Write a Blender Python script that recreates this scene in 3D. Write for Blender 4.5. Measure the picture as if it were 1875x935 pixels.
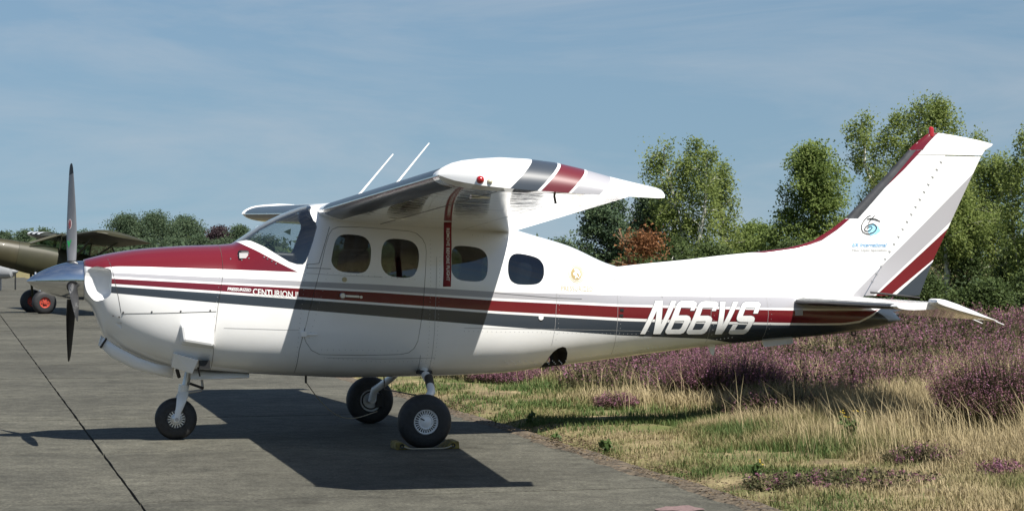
import bpy, bmesh, math, random
import numpy as np
from mathutils import Vector, Matrix
from mathutils.bvhtree import BVHTree

for o in list(bpy.data.objects):
    bpy.data.objects.remove(o, do_unlink=True)
scene = bpy.context.scene
COL = scene.collection
R = math.radians
rng = np.random.default_rng(7)
random.seed(7)

# ------------------------------------------------------------------ camera
F, CX, CY, H = 3840.0, 937.5, 467.5, 1.6      # focal length in photo pixels, centre, eye height
cam_d = bpy.data.cameras.new('camera')
cam = bpy.data.objects.new('camera', cam_d)
COL.objects.link(cam)
cam.location = (0, 0, H)
cam.rotation_euler = (R(90), 0, 0)
cam_d.sensor_width = 36
cam_d.lens = F / 1875 * 36
cam_d.clip_end = 5000
scene.camera = cam

# ------------------------------------------------------------------ sky, sun, exposure
SUN = Vector((0.852, -1.048, 2.03)).normalized()     # towards the sun
w = bpy.data.worlds.new('World')
scene.world = w
w.use_nodes = True
nt = w.node_tree
nt.nodes.clear()
out = nt.nodes.new('ShaderNodeOutputWorld')
bg = nt.nodes.new('ShaderNodeBackground')
sky = nt.nodes.new('ShaderNodeTexSky')
sky.sky_type = 'NISHITA'
sky.sun_disc = False
sky.sun_elevation = math.asin(SUN.z)
sky.sun_rotation = math.atan2(SUN.x, SUN.y)
sky.air_density = 1.3
sky.dust_density = 0.3
sky.ozone_density = 6.0
tc = nt.nodes.new('ShaderNodeTexCoord')
mp = nt.nodes.new('ShaderNodeMapping')
mp.inputs['Scale'].default_value = (1.3, 1.3, 8.0)
mp.inputs['Rotation'].default_value = (0.0, R(-14), 0.3)
nz = nt.nodes.new('ShaderNodeTexNoise')
nz.inputs['Scale'].default_value = 2.3
nz.inputs['Detail'].default_value = 9
nz.inputs['Roughness'].default_value = 0.62
nz.inputs['Distortion'].default_value = 0.6
rp = nt.nodes.new('ShaderNodeMapRange')
rp.inputs['From Min'].default_value = 0.44
rp.inputs['From Max'].default_value = 0.78
rp.inputs['To Max'].default_value = 0.62
mix = nt.nodes.new('ShaderNodeMixRGB')
mix.inputs['Color2'].default_value = (6.1, 6.6, 7.2, 1)     # thin cirrus
nt.links.new(tc.outputs['Generated'], mp.inputs['Vector'])
sxyz = nt.nodes.new('ShaderNodeSeparateXYZ')       # lift the view above the ground haze of the sky model: z' = 0.12 + 0.35 z + 0.8 z^2
cxyz = nt.nodes.new('ShaderNodeCombineXYZ')
nt.links.new(tc.outputs['Generated'], sxyz.inputs[0])
m1 = nt.nodes.new('ShaderNodeMath'); m1.operation = 'MULTIPLY_ADD'; m1.inputs[1].default_value = 0.8; m1.inputs[2].default_value = 0.35
m2 = nt.nodes.new('ShaderNodeMath'); m2.operation = 'MULTIPLY_ADD'; m2.inputs[2].default_value = 0.12
nt.links.new(sxyz.outputs[2], m1.inputs[0]); nt.links.new(m1.outputs[0], m2.inputs[0]); nt.links.new(sxyz.outputs[2], m2.inputs[1])
nt.links.new(sxyz.outputs[0], cxyz.inputs[0]); nt.links.new(sxyz.outputs[1], cxyz.inputs[1]); nt.links.new(m2.outputs[0], cxyz.inputs[2])
nt.links.new(cxyz.outputs[0], sky.inputs['Vector'])
nt.links.new(mp.outputs['Vector'], nz.inputs['Vector'])
nt.links.new(nz.outputs['Fac'], rp.inputs['Value'])
nt.links.new(rp.outputs['Result'], mix.inputs['Fac'])
nt.links.new(sky.outputs['Color'], mix.inputs['Color1'])
nt.links.new(mix.outputs['Color'], bg.inputs['Color'])
bg.inputs['Strength'].default_value = 0.0515
nt.links.new(bg.outputs['Background'], out.inputs['Surface'])

sun_d = bpy.data.lights.new('sun', 'SUN')
sun_d.energy = 5.0
sun_d.angle = R(0.53)
sun_d.color = (1.0, 0.955, 0.88)
sun = bpy.data.objects.new('sun', sun_d)
COL.objects.link(sun)
sun.rotation_euler = (-SUN).to_track_quat('-Z', 'Y').to_euler()
scene.view_settings.view_transform = 'Standard'
scene.view_settings.look = 'None'
scene.view_settings.gamma = 1
scene.view_settings.exposure = 0.74
scene.render.engine = 'CYCLES'
scene.cycles.transparent_max_bounces = 16

# ------------------------------------------------------------------ helpers
def mat(name, color, rough=0.5, metal=0.0, coat=0.0, spec=0.5, noise=None, bump=None, emis=None):
    """procedural material; noise=(scale, amount[, detail]) varies colour, bump=(scale, strength)"""
    m = bpy.data.materials.new(name)
    m.use_nodes = True
    n = m.node_tree
    b = n.nodes['Principled BSDF']
    c = (*color, 1)
    b.inputs['Base Color'].default_value = c
    b.inputs['Roughness'].default_value = rough
    b.inputs['Metallic'].default_value = metal
    b.inputs['Coat Weight'].default_value = coat
    b.inputs['Coat Roughness'].default_value = 0.05
    b.inputs['Specular IOR Level'].default_value = spec
    t = n.nodes.new('ShaderNodeTexCoord')
    if noise:
        z = n.nodes.new('ShaderNodeTexNoise')
        z.inputs['Scale'].default_value = noise[0]
        z.inputs['Detail'].default_value = noise[2] if len(noise) > 2 else 5
        n.links.new(t.outputs['Object'], z.inputs['Vector'])
        r = n.nodes.new('ShaderNodeValToRGB')
        k = noise[1]
        r.color_ramp.elements[0].position = 0.3
        r.color_ramp.elements[1].position = 0.7
        r.color_ramp.elements[0].color = tuple(max(0, x * (1 - k)) for x in color) + (1,)
        r.color_ramp.elements[1].color = tuple(min(1, x * (1 + k)) for x in color) + (1,)
        n.links.new(z.outputs['Fac'], r.inputs['Fac'])
        n.links.new(r.outputs['Color'], b.inputs['Base Color'])
    if bump:
        z = n.nodes.new('ShaderNodeTexNoise')
        z.inputs['Scale'].default_value = bump[0]
        z.inputs['Detail'].default_value = 4
        n.links.new(t.outputs['Object'], z.inputs['Vector'])
        q = n.nodes.new('ShaderNodeBump')
        q.inputs['Strength'].default_value = bump[1]
        q.inputs['Distance'].default_value = 0.02
        n.links.new(z.outputs['Fac'], q.inputs['Height'])
        n.links.new(q.outputs['Normal'], b.inputs['Normal'])
    if emis:
        b.inputs['Emission Color'].default_value = c
        b.inputs['Emission Strength'].default_value = emis
    return m

def tag(o, label=None, cat=None, group=None, kind=None):
    if label: o['label'] = label
    if cat: o['category'] = cat
    if group: o['group'] = group
    if kind: o['kind'] = kind
    return o

def empty(name, loc=(0, 0, 0), rz=0):
    o = bpy.data.objects.new(name, None)
    COL.objects.link(o)
    o.empty_display_size = 0.2
    o.location = loc
    o.rotation_euler = (0, 0, rz)
    return o

def link(name, me, parent=None):
    o = bpy.data.objects.new(name, me)
    COL.objects.link(o)
    if parent: o.parent = parent
    return o

def mesh(name, verts, faces, m, parent=None, smooth=True, fm=None):
    me = bpy.data.meshes.new(name)
    me.from_pydata([tuple(v) for v in verts], [], faces)
    for x in (m if isinstance(m, (list, tuple)) else [m]):
        me.materials.append(x)
    if fm is not None:
        me.polygons.foreach_set('material_index', fm)
    bm = bmesh.new(); bm.from_mesh(me)
    bmesh.ops.recalc_face_normals(bm, faces=bm.faces)
    bm.to_mesh(me); bm.free()
    if smooth:
        me.polygons.foreach_set('use_smooth', [True] * len(me.polygons))
        me.set_sharp_from_angle(angle=R(38))
    me.update()
    return link(name, me, parent)

class MB:
    """collects simple solids into one mesh"""
    def __init__(s): s.v = []; s.f = []; s.m = []
    def add(s, v, f, mi=0):
        o = len(s.v); s.v += [tuple(x) for x in v]
        s.f += [[i + o for i in q] for q in f]; s.m += [mi] * len(f)
        return s
    def box(s, c, d, mi=0, rot=None):
        v = [Vector((sx * d[0] / 2, sy * d[1] / 2, sz * d[2] / 2)) for sx in (-1, 1) for sy in (-1, 1) for sz in (-1, 1)]
        if rot is not None: v = [rot @ x for x in v]
        v = [x + Vector(c) for x in v]
        return s.add(v, [(0, 1, 3, 2), (4, 6, 7, 5), (0, 4, 5, 1), (2, 3, 7, 6), (0, 2, 6, 4), (1, 5, 7, 3)], mi)
    def tube(s, pts, rad, n=10, mi=0, cap=True):
        pts = [Vector(p) for p in pts]
        if not isinstance(rad, (list, tuple)): rad = [rad] * len(pts)
        rings = []; up = None
        for i, p in enumerate(pts):
            d = (pts[min(i + 1, len(pts) - 1)] - pts[max(i - 1, 0)]).normalized()
            if up is None:
                up = d.orthogonal().normalized()
            up = (up - d * up.dot(d)).normalized()
            q = d.cross(up)
            rings.append([p + (up * math.cos(2 * math.pi * k / n) + q * math.sin(2 * math.pi * k / n)) * rad[i] for k in range(n)])
        f = []
        for i in range(len(pts) - 1):
            for k in range(n):
                a = i * n + k; b = i * n + (k + 1) % n
                f.append((a, b, b + n, a + n))
        if cap:
            f.append(list(range(n))[::-1]); f.append([(len(pts) - 1) * n + k for k in range(n)])
        return s.add([v for r in rings for v in r], f, mi)
    def lathe(s, prof, c, axis='y', n=40, mi=0, a0=0.0):
        """prof: (radius, offset along axis) pairs"""
        v = []
        for r, h in prof:
            for k in range(n):
                a = a0 + 2 * math.pi * k / n
                x, z = r * math.cos(a), r * math.sin(a)
                p = {'y': (x, h, z), 'x': (h, x, z), 'z': (x, z, h)}[axis]
                v.append((p[0] + c[0], p[1] + c[1], p[2] + c[2]))
        f = []
        for i in range(len(prof) - 1):
            for k in range(n):
                a = i * n + k; b = i * n + (k + 1) % n
                f.append((a, b, b + n, a + n))
        return s.add(v, f, mi)
    def build(s, name, m, parent=None, smooth=True):
        return mesh(name, s.v, s.f, m, parent, smooth, s.m)

def bevel(o, wd=0.005, seg=2):
    md = o.modifiers.new('bevel', 'BEVEL'); md.width = wd; md.segments = seg; md.limit_method = 'ANGLE'
    return o

# the aeroplane's own frame: x aft, y to its right, z up; t = -y is the distance to the left of its centreline
D, YAW = 19.0, R(13.7)
SA, CA = math.sin(YAW), math.cos(YAW)
def P(px, py, t=0.0):
    """a point seen in the photograph at lateral distance t from the centreline, in metres in the aeroplane's frame"""
    u = (px - CX) / F
    s = (u * (D - t * CA) - t * SA) / (CA - u * SA)
    dep = D + s * SA - t * CA
    return Vector((s, -t, H + (CY - py) * dep / F))
def G(px, py, z=0.0):
    """a point of the ground (height z) in world metres"""
    d = F * (H - z) / (py - CY)
    return Vector(((px - CX) / F * d, d, z))
def W(px, py, d):
    return Vector(((px - CX) / F * d, d, H + (CY - py) / F * d))
# ------------------------------------------------------------------ paint and other materials of the aeroplanes
WHITE = (0.80, 0.80, 0.79); GREY = (0.36, 0.355, 0.375); MAROON = (0.125, 0.0085, 0.014); DARK = (0.036, 0.046, 0.060)
M = {}
M['white'] = mat('white_paint', WHITE, 0.16, coat=0.3, noise=(3.0, 0.025), bump=(2.2, 0.05))
M['white_under'] = mat('white_paint_underside', (0.74, 0.74, 0.72), 0.09, coat=0.6, noise=(1.6, 0.06, 8))
M['grey'] = mat('grey_paint', GREY, 0.2, coat=0.3)
M['maroon'] = mat('maroon_paint', MAROON, 0.15, coat=0.4, noise=(6, 0.06))
M['dark'] = mat('charcoal_paint', DARK, 0.2, coat=0.3, noise=(6, 0.06))
M['boot'] = mat('black_deicing_rubber', (0.020, 0.023, 0.027), 0.3, coat=0.12, noise=(9, 0.3), bump=(3, 0.1))
M['finboot'] = mat('worn_black_rubber', (0.03, 0.032, 0.036), 0.45, noise=(14, 0.35))
M['chrome'] = mat('polished_spinner', (0.66, 0.67, 0.68), 0.12, metal=1.0, bump=(5, .05))
M['alu'] = mat('aluminium', (0.62, 0.63, 0.64), 0.35, metal=1.0, noise=(20, 0.1))
M['steel'] = mat('strut_steel', (0.42, 0.43, 0.45), 0.35, metal=0.8)
M['rubber'] = mat('tyre_rubber', (0.018, 0.018, 0.019), 0.62, noise=(30, 0.35), bump=(60, 0.12))
M['black'] = mat('black_plastic', (0.012, 0.012, 0.013), 0.5)
M['well'] = mat('wheel_well', (0.03, 0.03, 0.028), 0.8)
M['interior'] = mat('cabin_trim', (0.27, 0.25, 0.22), 0.8, noise=(8, 0.1))
M['seat'] = mat('seat_fabric', (0.045, 0.048, 0.055), 0.85, noise=(40, 0.2))
M['seam'] = mat('panel_gap', (0.05, 0.05, 0.05), 0.8)
M['lap'] = mat('lapped_skin_edge', (0.30, 0.30, 0.30), 0.6)
M['bladegrey'] = mat('grey_propeller_paint', (0.14, 0.145, 0.155), 0.34, noise=(12, 0.08))
M['bladeblack'] = mat('black_propeller_back', (0.013, 0.013, 0.014), 0.5)
M['red'] = mat('red_lens', (0.35, 0.008, 0.008), 0.1, coat=1.0)
M['redplain'] = mat('red_print', (0.36, 0.02, 0.02), 0.5)
M['green'] = mat('green_print', (0.02, 0.28, 0.08), 0.5)
M['amber'] = mat('clear_lens', (0.62, 0.58, 0.42), 0.1, coat=1.0)
M['gold'] = mat('gold_print', (0.30, 0.22, 0.07), 0.45)
M['palegold'] = mat('pale_gold_print', (0.46, 0.40, 0.25), 0.45)
M['blue'] = mat('pale_blue_print', (0.12, 0.33, 0.56), 0.5)
M['cyan'] = mat('cyan_print', (0.30, 0.60, 0.76), 0.5)
M['inkgrey'] = mat('grey_print', (0.25, 0.25, 0.25), 0.5)
M['textwhite'] = mat('white_lettering', (0.80, 0.80, 0.79), 0.25)
M['ribbon'] = mat('red_ribbon', (0.19, 0.010, 0.018), 0.7, noise=(30, 0.12))
M['yellow'] = mat('shaded_yellow_chock_paint', (0.17, 0.13, 0.03), 0.75, noise=(22, 0.6))  # dirty yellow, darkened so that the shade by the wheel sits in the colour
M['rope'] = mat('rope', (0.42, 0.36, 0.26), 0.9)
M['wire'] = mat('bare_wire', (0.10, 0.10, 0.09), 0.5, metal=0.5)

def glass_mat(name, tint, refl=1.0, ior=1.75):
    m = bpy.data.materials.new(name); m.use_nodes = True
    n = m.node_tree; n.nodes.clear()
    o = n.nodes.new('ShaderNodeOutputMaterial'); mx = n.nodes.new('ShaderNodeMixShader')
    tr = n.nodes.new('ShaderNodeBsdfTransparent'); gl = n.nodes.new('ShaderNodeBsdfGlossy')
    fr = n.nodes.new('ShaderNodeFresnel'); fr.inputs['IOR'].default_value = ior
    tr.inputs['Color'].default_value = (*tint, 1)
    gl.inputs['Roughness'].default_value = 0.015
    gl.inputs['Color'].default_value = (refl, refl, refl, 1)
    nzz = n.nodes.new('ShaderNodeTexNoise'); nzz.inputs['Scale'].default_value = 2.0
    bp = n.nodes.new('ShaderNodeBump'); bp.inputs['Strength'].default_value = 0.04; bp.inputs['Distance'].default_value = 0.02
    t = n.nodes.new('ShaderNodeTexCoord')
    n.links.new(t.outputs['Object'], nzz.inputs['Vector']); n.links.new(nzz.outputs['Fac'], bp.inputs['Height'])
    n.links.new(bp.outputs['Normal'], gl.inputs['Normal'])
    ge = n.nodes.new('ShaderNodeNewGeometry'); sb = n.nodes.new('ShaderNodeMath'); sb.operation = 'SUBTRACT'; sb.inputs[0].default_value = 1.0
    mu = n.nodes.new('ShaderNodeMath'); mu.operation = 'MULTIPLY'      # the inner face of a thin pane adds no mirror image
    n.links.new(ge.outputs['Backfacing'], sb.inputs[1]); n.links.new(sb.outputs[0], mu.inputs[0]); n.links.new(fr.outputs['Fac'], mu.inputs[1]); n.links.new(mu.outputs[0], mx.inputs['Fac'])
    n.links.new(tr.outputs['BSDF'], mx.inputs[1]); n.links.new(gl.outputs['BSDF'], mx.inputs[2])
    n.links.new(mx.outputs['Shader'], o.inputs['Surface'])
    return m
M['glass'] = glass_mat('tinted_cabin_glass', (0.46, 0.50, 0.52))
M['windscreen'] = glass_mat('windscreen_glass', (0.86, 0.88, 0.88), 1.0, 1.9)

def pchip(x, y, q):
    x = np.asarray(x, float); y = np.asarray(y, float); h = np.diff(x); d = np.diff(y) / h
    m = np.zeros_like(y); m[0] = d[0]; m[-1] = d[-1]
    for i in range(1, len(x) - 1):
        if d[i - 1] * d[i] > 0:
            w1 = 2 * h[i] + h[i - 1]; w2 = h[i] + 2 * h[i - 1]
            m[i] = (w1 + w2) / (w1 / d[i - 1] + w2 / d[i])
    i = np.clip(np.searchsorted(x, q) - 1, 0, len(x) - 2); tt = (np.clip(q, x[0], x[-1]) - x[i]) / h[i]
    return ((2 * tt**3 - 3 * tt**2 + 1) * y[i] + (tt**3 - 2 * tt**2 + tt) * h[i] * m[i]
            + (-2 * tt**3 + 3 * tt**2) * y[i + 1] + (tt**3 - tt**2) * h[i] * m[i + 1])

# ------------------------------------------------------------------ fuselage lines
TOP = [(153, 475), (170, 470.5), (193, 465), (251, 456), (333, 450), (422, 446), (440, 435.5), (474, 413), (511, 394), (547, 380),
       (571, 374.5), (620, 371), (700, 371), (800, 381), (880, 402), (952, 424), (1036, 449), (1113, 483), (1140, 490), (1250, 496), (1450, 524), (1580, 548), (1630, 566), (1646, 582)]
BOT = [(153, 548), (162, 556), (169, 566), (176, 583), (184, 602), (189, 613), (203, 624), (222, 638), (252, 652), (284, 663.5), (317, 671), (383, 677), (454, 682),
       (557, 687), (635, 689.5), (772, 687), (900, 682), (1000, 670.5), (1046, 665), (1200, 645), (1341, 628), (1420, 621), (1532, 610.7), (1574, 605), (1620, 595), (1646, 588)]
WID = [(153, .23), (162, .30), (175, .36), (190, .405), (250, .47), (330, .525), (440, .57), (560, .60), (700, .605), (850, .58), (950, .545), (1050, .485),
       (1130, .435), (1250, .36), (1420, .25), (1532, .165), (1600, .10), (1646, .035)]
MID = [(153, 512), (190, 520), (300, 545), (440, 560), (700, 570), (950, 560), (1130, 562), (1420, 572), (1560, 580), (1646, 585)]
NUP = [(153, 2.2), (250, 2.6), (420, 2.6), (470, 2.7), (600, 3.4), (850, 3.0), (1000, 2.4), (1130, 2.1), (1646, 2.0)]
NLO = [(153, 2.1), (250, 2.4), (420, 2.9), (900, 2.9), (1130, 2.4), (1646, 2.0)]
def line(tab, isy):
    if isy:
        q = [P(a, b, 0) for a, b in tab]
        return np.array([v.x for v in q]), np.array([v.z for v in q])
    return np.array([P(a, 467, 0).x for a, b in tab]), np.array([b for a, b in tab])
LN = {k: line(v, k in 'TBM') for k, v in (('T', TOP), ('B', BOT), ('M', MID), ('W', WID), ('U', NUP), ('L', NLO))}
def fus(k, s): return pchip(LN[k][0], LN[k][1], np.atleast_1d(s))
def half_width(s): return float(fus('W', s)[0])

def loft_body(ss, off=0.0, n=72):
    """closed superellipse loft along stations ss, shrunk by off"""
    v = []; f = []
    T, B, Mi, Wd, U, L = (fus(k, ss) for k in 'TBMWUL')
    for i, s in enumerate(ss):
        tp = T[i] - off; bt = B[i] + off; md = min(max(Mi[i], bt + 0.01), tp - 0.01); wd = max(Wd[i] - off, 0.01)
        for k in range(n):
            a = 2 * math.pi * k / n; c, sn = math.cos(a), math.sin(a)
            e = 2 / (U[i] if sn >= 0 else L[i])
            y = wd * math.copysign(abs(c) ** e, c)
            z = md + (tp - md if sn >= 0 else md - bt) * math.copysign(abs(sn) ** e, sn)
            v.append((s, y, z))
    for i in range(len(ss) - 1):
        for k in range(n):
            a = i * n + k; b = i * n + (k + 1) % n
            f.append((a, b, b + n, a + n))
    f.append(list(range(n))); f.append([(len(ss) - 1) * n + k for k in range(n)][::-1])
    return v, f

S0, S1 = P(153, 470).x, P(1646, 470).x
stations = np.unique(np.round(np.concatenate([np.linspace(S0, S0 + 0.35, 22), np.linspace(S0 + 0.35, P(420, 446).x, 22), np.linspace(P(420, 446).x, P(620, 370).x, 34),
                                     np.linspace(P(620, 370).x, P(1180, 490).x, 44), np.linspace(P(1180, 490).x, S1, 30)]), 4))
OV, OF = loft_body(stations)

def tmp_obj(v, f, name='tmp'):
    me = bpy.data.meshes.new(name); me.from_pydata([tuple(x) for x in v], [], f)
    bm = bmesh.new(); bm.from_mesh(me); bmesh.ops.recalc_face_normals(bm, faces=bm.faces); bm.to_mesh(me); bm.free()
    return link(name, me)
def boolean(a, b, op):
    """new temporary object = a op b"""
    md = a.modifiers.new('b', 'BOOLEAN'); md.operation = op; md.object = b; md.solver = 'EXACT'
    bpy.context.view_layer.update()
    me = bpy.data.meshes.new_from_object(a.evaluated_get(bpy.context.evaluated_depsgraph_get()))
    a.modifiers.remove(md)
    return link('tmp', me)
def kill(*os):
    for o in os: bpy.data.objects.remove(o, do_unlink=True)
def prism(pts, y0, y1):
    """prism across the aeroplane from (s, z) outline"""
    n = len(pts)
    v = [(p[0], y0, p[1]) for p in pts] + [(p[0], y1, p[1]) for p in pts]
    f = [list(range(n)), list(range(n, 2 * n))[::-1]] + [(i, (i + 1) % n, (i + 1) % n + n, i + n) for i in range(n)]
    return tmp_obj(v, f)
def px_poly(pts, t): return [(P(x, y, t).x, P(x, y, t).z) for x, y in pts]
def smooth_poly(pts, it=2):
    for _ in range(it):
        q = []
        for i, a in enumerate(pts):
            b = pts[(i + 1) % len(pts)]
            q += [(a[0] * .75 + b[0] * .25, a[1] * .75 + b[1] * .25), (a[0] * .25 + b[0] * .75, a[1] * .25 + b[1] * .75)]
        pts = q
    return pts
def grow(pts, d):
    c = np.mean(np.array(pts), axis=0); q = []
    for p in pts:
        v = np.array(p) - c; l = np.linalg.norm(v); q.append(tuple(c + v * (l + d) / l))
    return q

outer = tmp_obj(OV, OF)
outer.data.polygons.foreach_set('use_smooth', [True] * len(outer.data.polygons))
OVN = [v.normal.copy() for v in outer.data.vertices]
OVV = [v.co.copy() for v in outer.data.vertices]
OFF = [list(p.vertices) for p in outer.data.polygons]
BVH = BVHTree.FromPolygons(OVV, OFF)
from mathutils.interpolate import poly_3d_calc
def skin(o, mats, inner=1):
    """smooth normals of the untouched hull on the outside, second material on all inside faces"""
    me = o.data; me.materials.clear()
    for m in mats: me.materials.append(m)
    nor = [Vector((0, 0, 0))] * len(me.loops)
    for p in me.polygons:
        loc, fn, idx, dist = BVH.find_nearest(p.center)
        outside = dist < 0.004 and p.normal.dot(fn) > 0.6
        p.material_index = 0 if outside else inner
        p.use_smooth = outside
        for li in p.loop_indices:
            if outside:
                co = me.vertices[me.loops[li].vertex_index].co
                l2, _, ix, d2 = BVH.find_nearest(co)
                wts = poly_3d_calc([OVV[j] for j in OFF[ix]], l2)
                nn = Vector((0, 0, 0))
                for j, wt in zip(OFF[ix], wts): nn += OVN[j] * wt
                nor[li] = nn.normalized()
            else:
                nor[li] = p.normal.copy()
    me.normals_split_custom_set(nor)
    return o
def adopt(o, name, parent):
    o.name = name; o.data.name = name; o.parent = parent
    return o

# ------------------------------------------------------------------ livery: stripes follow measured lines along the hull
STR = [  # photo x, then y of: grey top, grey bottom, maroon top, maroon bottom, charcoal top, charcoal bottom
    (187, 498, 504, 509, 518, 522.6, 534.5), (390, 507.3, 516.3, 519.5, 532, 536.3, 553.5), (551, 514.5, 524, 528, 543.7, 548, 566.5),
    (699, 521, 532, 535.7, 554.3, 558.5, 579), (912, 534.4, 545.6, 550.4, 569.6, 573.8, 597), (1136, 540.5, 556.8, 561, 581.8, 587, 613.8),
    (1300, 543, 561, 565.3, 588, 592.5, 620.5), (1424, 544, 563.5, 567.5, 590.6, 595, 640), (1500, 545, 564.5, 568.5, 591.8, 595.3, 650), (1545, 545, 564.5, 568.5, 591.2, 594.6, 650),
    (1575, 545, 564.5, 568.5, 587.0, 590.6, 650), (1600, 545, 564.5, 568.5, 574.0, 578.0, 650), (1612, 545, 564, 566, 566, 566, 650), (1646, 545, 560, 560, 560, 560, 650)]
SN = lambda s: (s + 5) / 10
def curve_pts(col):
    q = []
    for r in STR:
        s0 = P(r[0], 540, 0.3).x
        t = half_width(s0) * 0.985
        p = P(r[0], r[col], t); q.append((SN(p.x), p.z / 3))
    return q
def livery():
    m = bpy.data.materials.new('striped_fuselage_paint'); m.use_nodes = True
    n = m.node_tree; L = n.links.new; b = n.nodes['Principled BSDF']
    tc = n.nodes.new('ShaderNodeTexCoord'); sp = n.nodes.new('ShaderNodeSeparateXYZ'); L(tc.outputs['Object'], sp.inputs[0])
    def math_(op, a, c=None):
        q = n.nodes.new('ShaderNodeMath'); q.operation = op
        for i, x in enumerate((a, c)):
            if x is None: continue
            if isinstance(x, (int, float)): q.inputs[i].default_value = x
            else: L(x, q.inputs[i])
        return q.outputs[0]
    s = sp.outputs[0]; z = sp.outputs[2]
    sn = math_('MULTIPLY', math_('ADD', s, 5.0), 0.1); zn = math_('MULTIPLY', z, 1 / 3)
    def curve(pts):
        c = n.nodes.new('ShaderNodeFloatCurve'); cu = c.mapping.curves[0]
        pts = [(0.0, pts[0][1])] + pts + [(1.0, pts[-1][1])]
        while len(cu.points) < len(pts): cu.points.new(0.5, 0.5)
        for i, p in enumerate(pts): cu.points[i].location = p
        for p in cu.points: p.handle_type = 'VECTOR'
        c.mapping.update(); L(sn, c.inputs['Value'])
        return c.outputs[0]
    # colour of a freshly polished but used skin: faint large-scale unevenness
    nz = n.nodes.new('ShaderNodeTexNoise'); nz.inputs['Scale'].default_value = 2.5; nz.inputs['Detail'].default_value = 6
    L(tc.outputs['Object'], nz.inputs['Vector'])
    cr = n.nodes.new('ShaderNodeValToRGB'); cr.color_ramp.elements[0].color = (0.77, 0.77, 0.755, 1); cr.color_ramp.elements[1].color = (0.82, 0.82, 0.81, 1)
    cr.color_ramp.elements[0].position = .35; cr.color_ramp.elements[1].position = .65
    L(nz.outputs['Fac'], cr.inputs['Fac'])
    white = cr.outputs['Color']
    def mixc(fac, a, c):
        q = n.nodes.new('ShaderNodeMixRGB'); L(fac, q.inputs[0])
        for i, x in ((1, a), (2, c)):
            if isinstance(x, tuple): q.inputs[i].default_value = (*x, 1)
            else: L(x, q.inputs[i])
        return q.outputs[0]
    start = math_('GREATER_THAN', s, P(187, 515, .40).x)
    col = white
    for i, c in ((1, GREY), (2, white), (3, MAROON), (4, white), (5, DARK), (6, white)):
        col = mixc(math_('MULTIPLY', math_('LESS_THAN', zn, curve(curve_pts(i))), start), col, c)
    # maroon nose deck
    deck = []
    for x, y, t in ((153, 487, .22), (165, 488.5, .32), (178, 491.5, .38), (190, 490, .40), (215, 487.5, .43), (260, 488, .47), (390, 492, .55), (470, 495, .57), (545, 498, .59)):
        p = P(x, y, t); deck.append((SN(p.x), p.z / 3))
    d1 = math_('GREATER_THAN', zn, curve(deck))
    diag = []
    for x, y, t in ((428, 440, .1), (447, 449, .30), (470, 459, .45), (500, 475, .55), (525, 488, .58), (548, 499, .59)):
        p = P(x, y, t); diag.append((SN(p.x), p.z / 3))
    diag = [(SN(P(428, 440).x) - .01, .75)] + diag
    d2 = math_('LESS_THAN', zn, curve(diag)); d3 = math_('LESS_THAN', s, P(548, 499, .59).x)
    col = mixc(math_('MULTIPLY', math_('MULTIPLY', d1, d2), d3), col, MAROON)
    # grime along the belly
    gz = n.nodes.new('ShaderNodeTexNoise'); gz.inputs['Scale'].default_value = 3.0; gz.inputs['Detail'].default_value = 8
    mpp = n.nodes.new('ShaderNodeMapping'); mpp.inputs['Scale'].default_value = (0.5, 2, 2)
    L(tc.outputs['Object'], mpp.inputs[0]); L(mpp.outputs[0], gz.inputs['Vector'])
    gr = n.nodes.new('ShaderNodeMapRange'); gr.inputs[1].default_value = .42; gr.inputs[2].default_value = .75; gr.inputs[4].default_value = .16
    L(gz.outputs['Fac'], gr.inputs[0])
    zl = n.nodes.new('ShaderNodeMapRange'); zl.inputs[1].default_value = .95; zl.inputs[2].default_value = .55; L(z, zl.inputs[0])   # oil film along the belly skin
    col = mixc(math_('MULTIPLY', gr.outputs[0], zl.outputs[0]), col, (0.30, 0.27, 0.22))
    L(col, b.inputs['Base Color'])
    b.inputs['Roughness'].default_value = 0.17
    b.inputs['Coat Weight'].default_value = 0.3; b.inputs['Coat Roughness'].default_value = 0.04
    # skin waviness and rivet rows
    wz = n.nodes.new('ShaderNodeTexNoise'); wz.inputs['Scale'].default_value = 3.2; wz.inputs['Detail'].default_value = 2
    L(tc.outputs['Object'], wz.inputs['Vector'])
    bp = n.nodes.new('ShaderNodeBump'); bp.inputs['Strength'].default_value = 0.05; bp.inputs['Distance'].default_value = 0.03
    L(wz.outputs['Fac'], bp.inputs['Height']); L(bp.outputs['Normal'], b.inputs['Normal'])
    L(bp.outputs['Normal'], b.inputs['Coat Normal'])
    return m
M['livery'] = livery()

# ------------------------------------------------------------------ the parked aeroplane
PLANE = empty('light_airplane', (0, D, 0), YAW)
tag(PLANE, 'white single-engine airplane with maroon and charcoal stripes parked at the grass edge', 'airplane')

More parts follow.
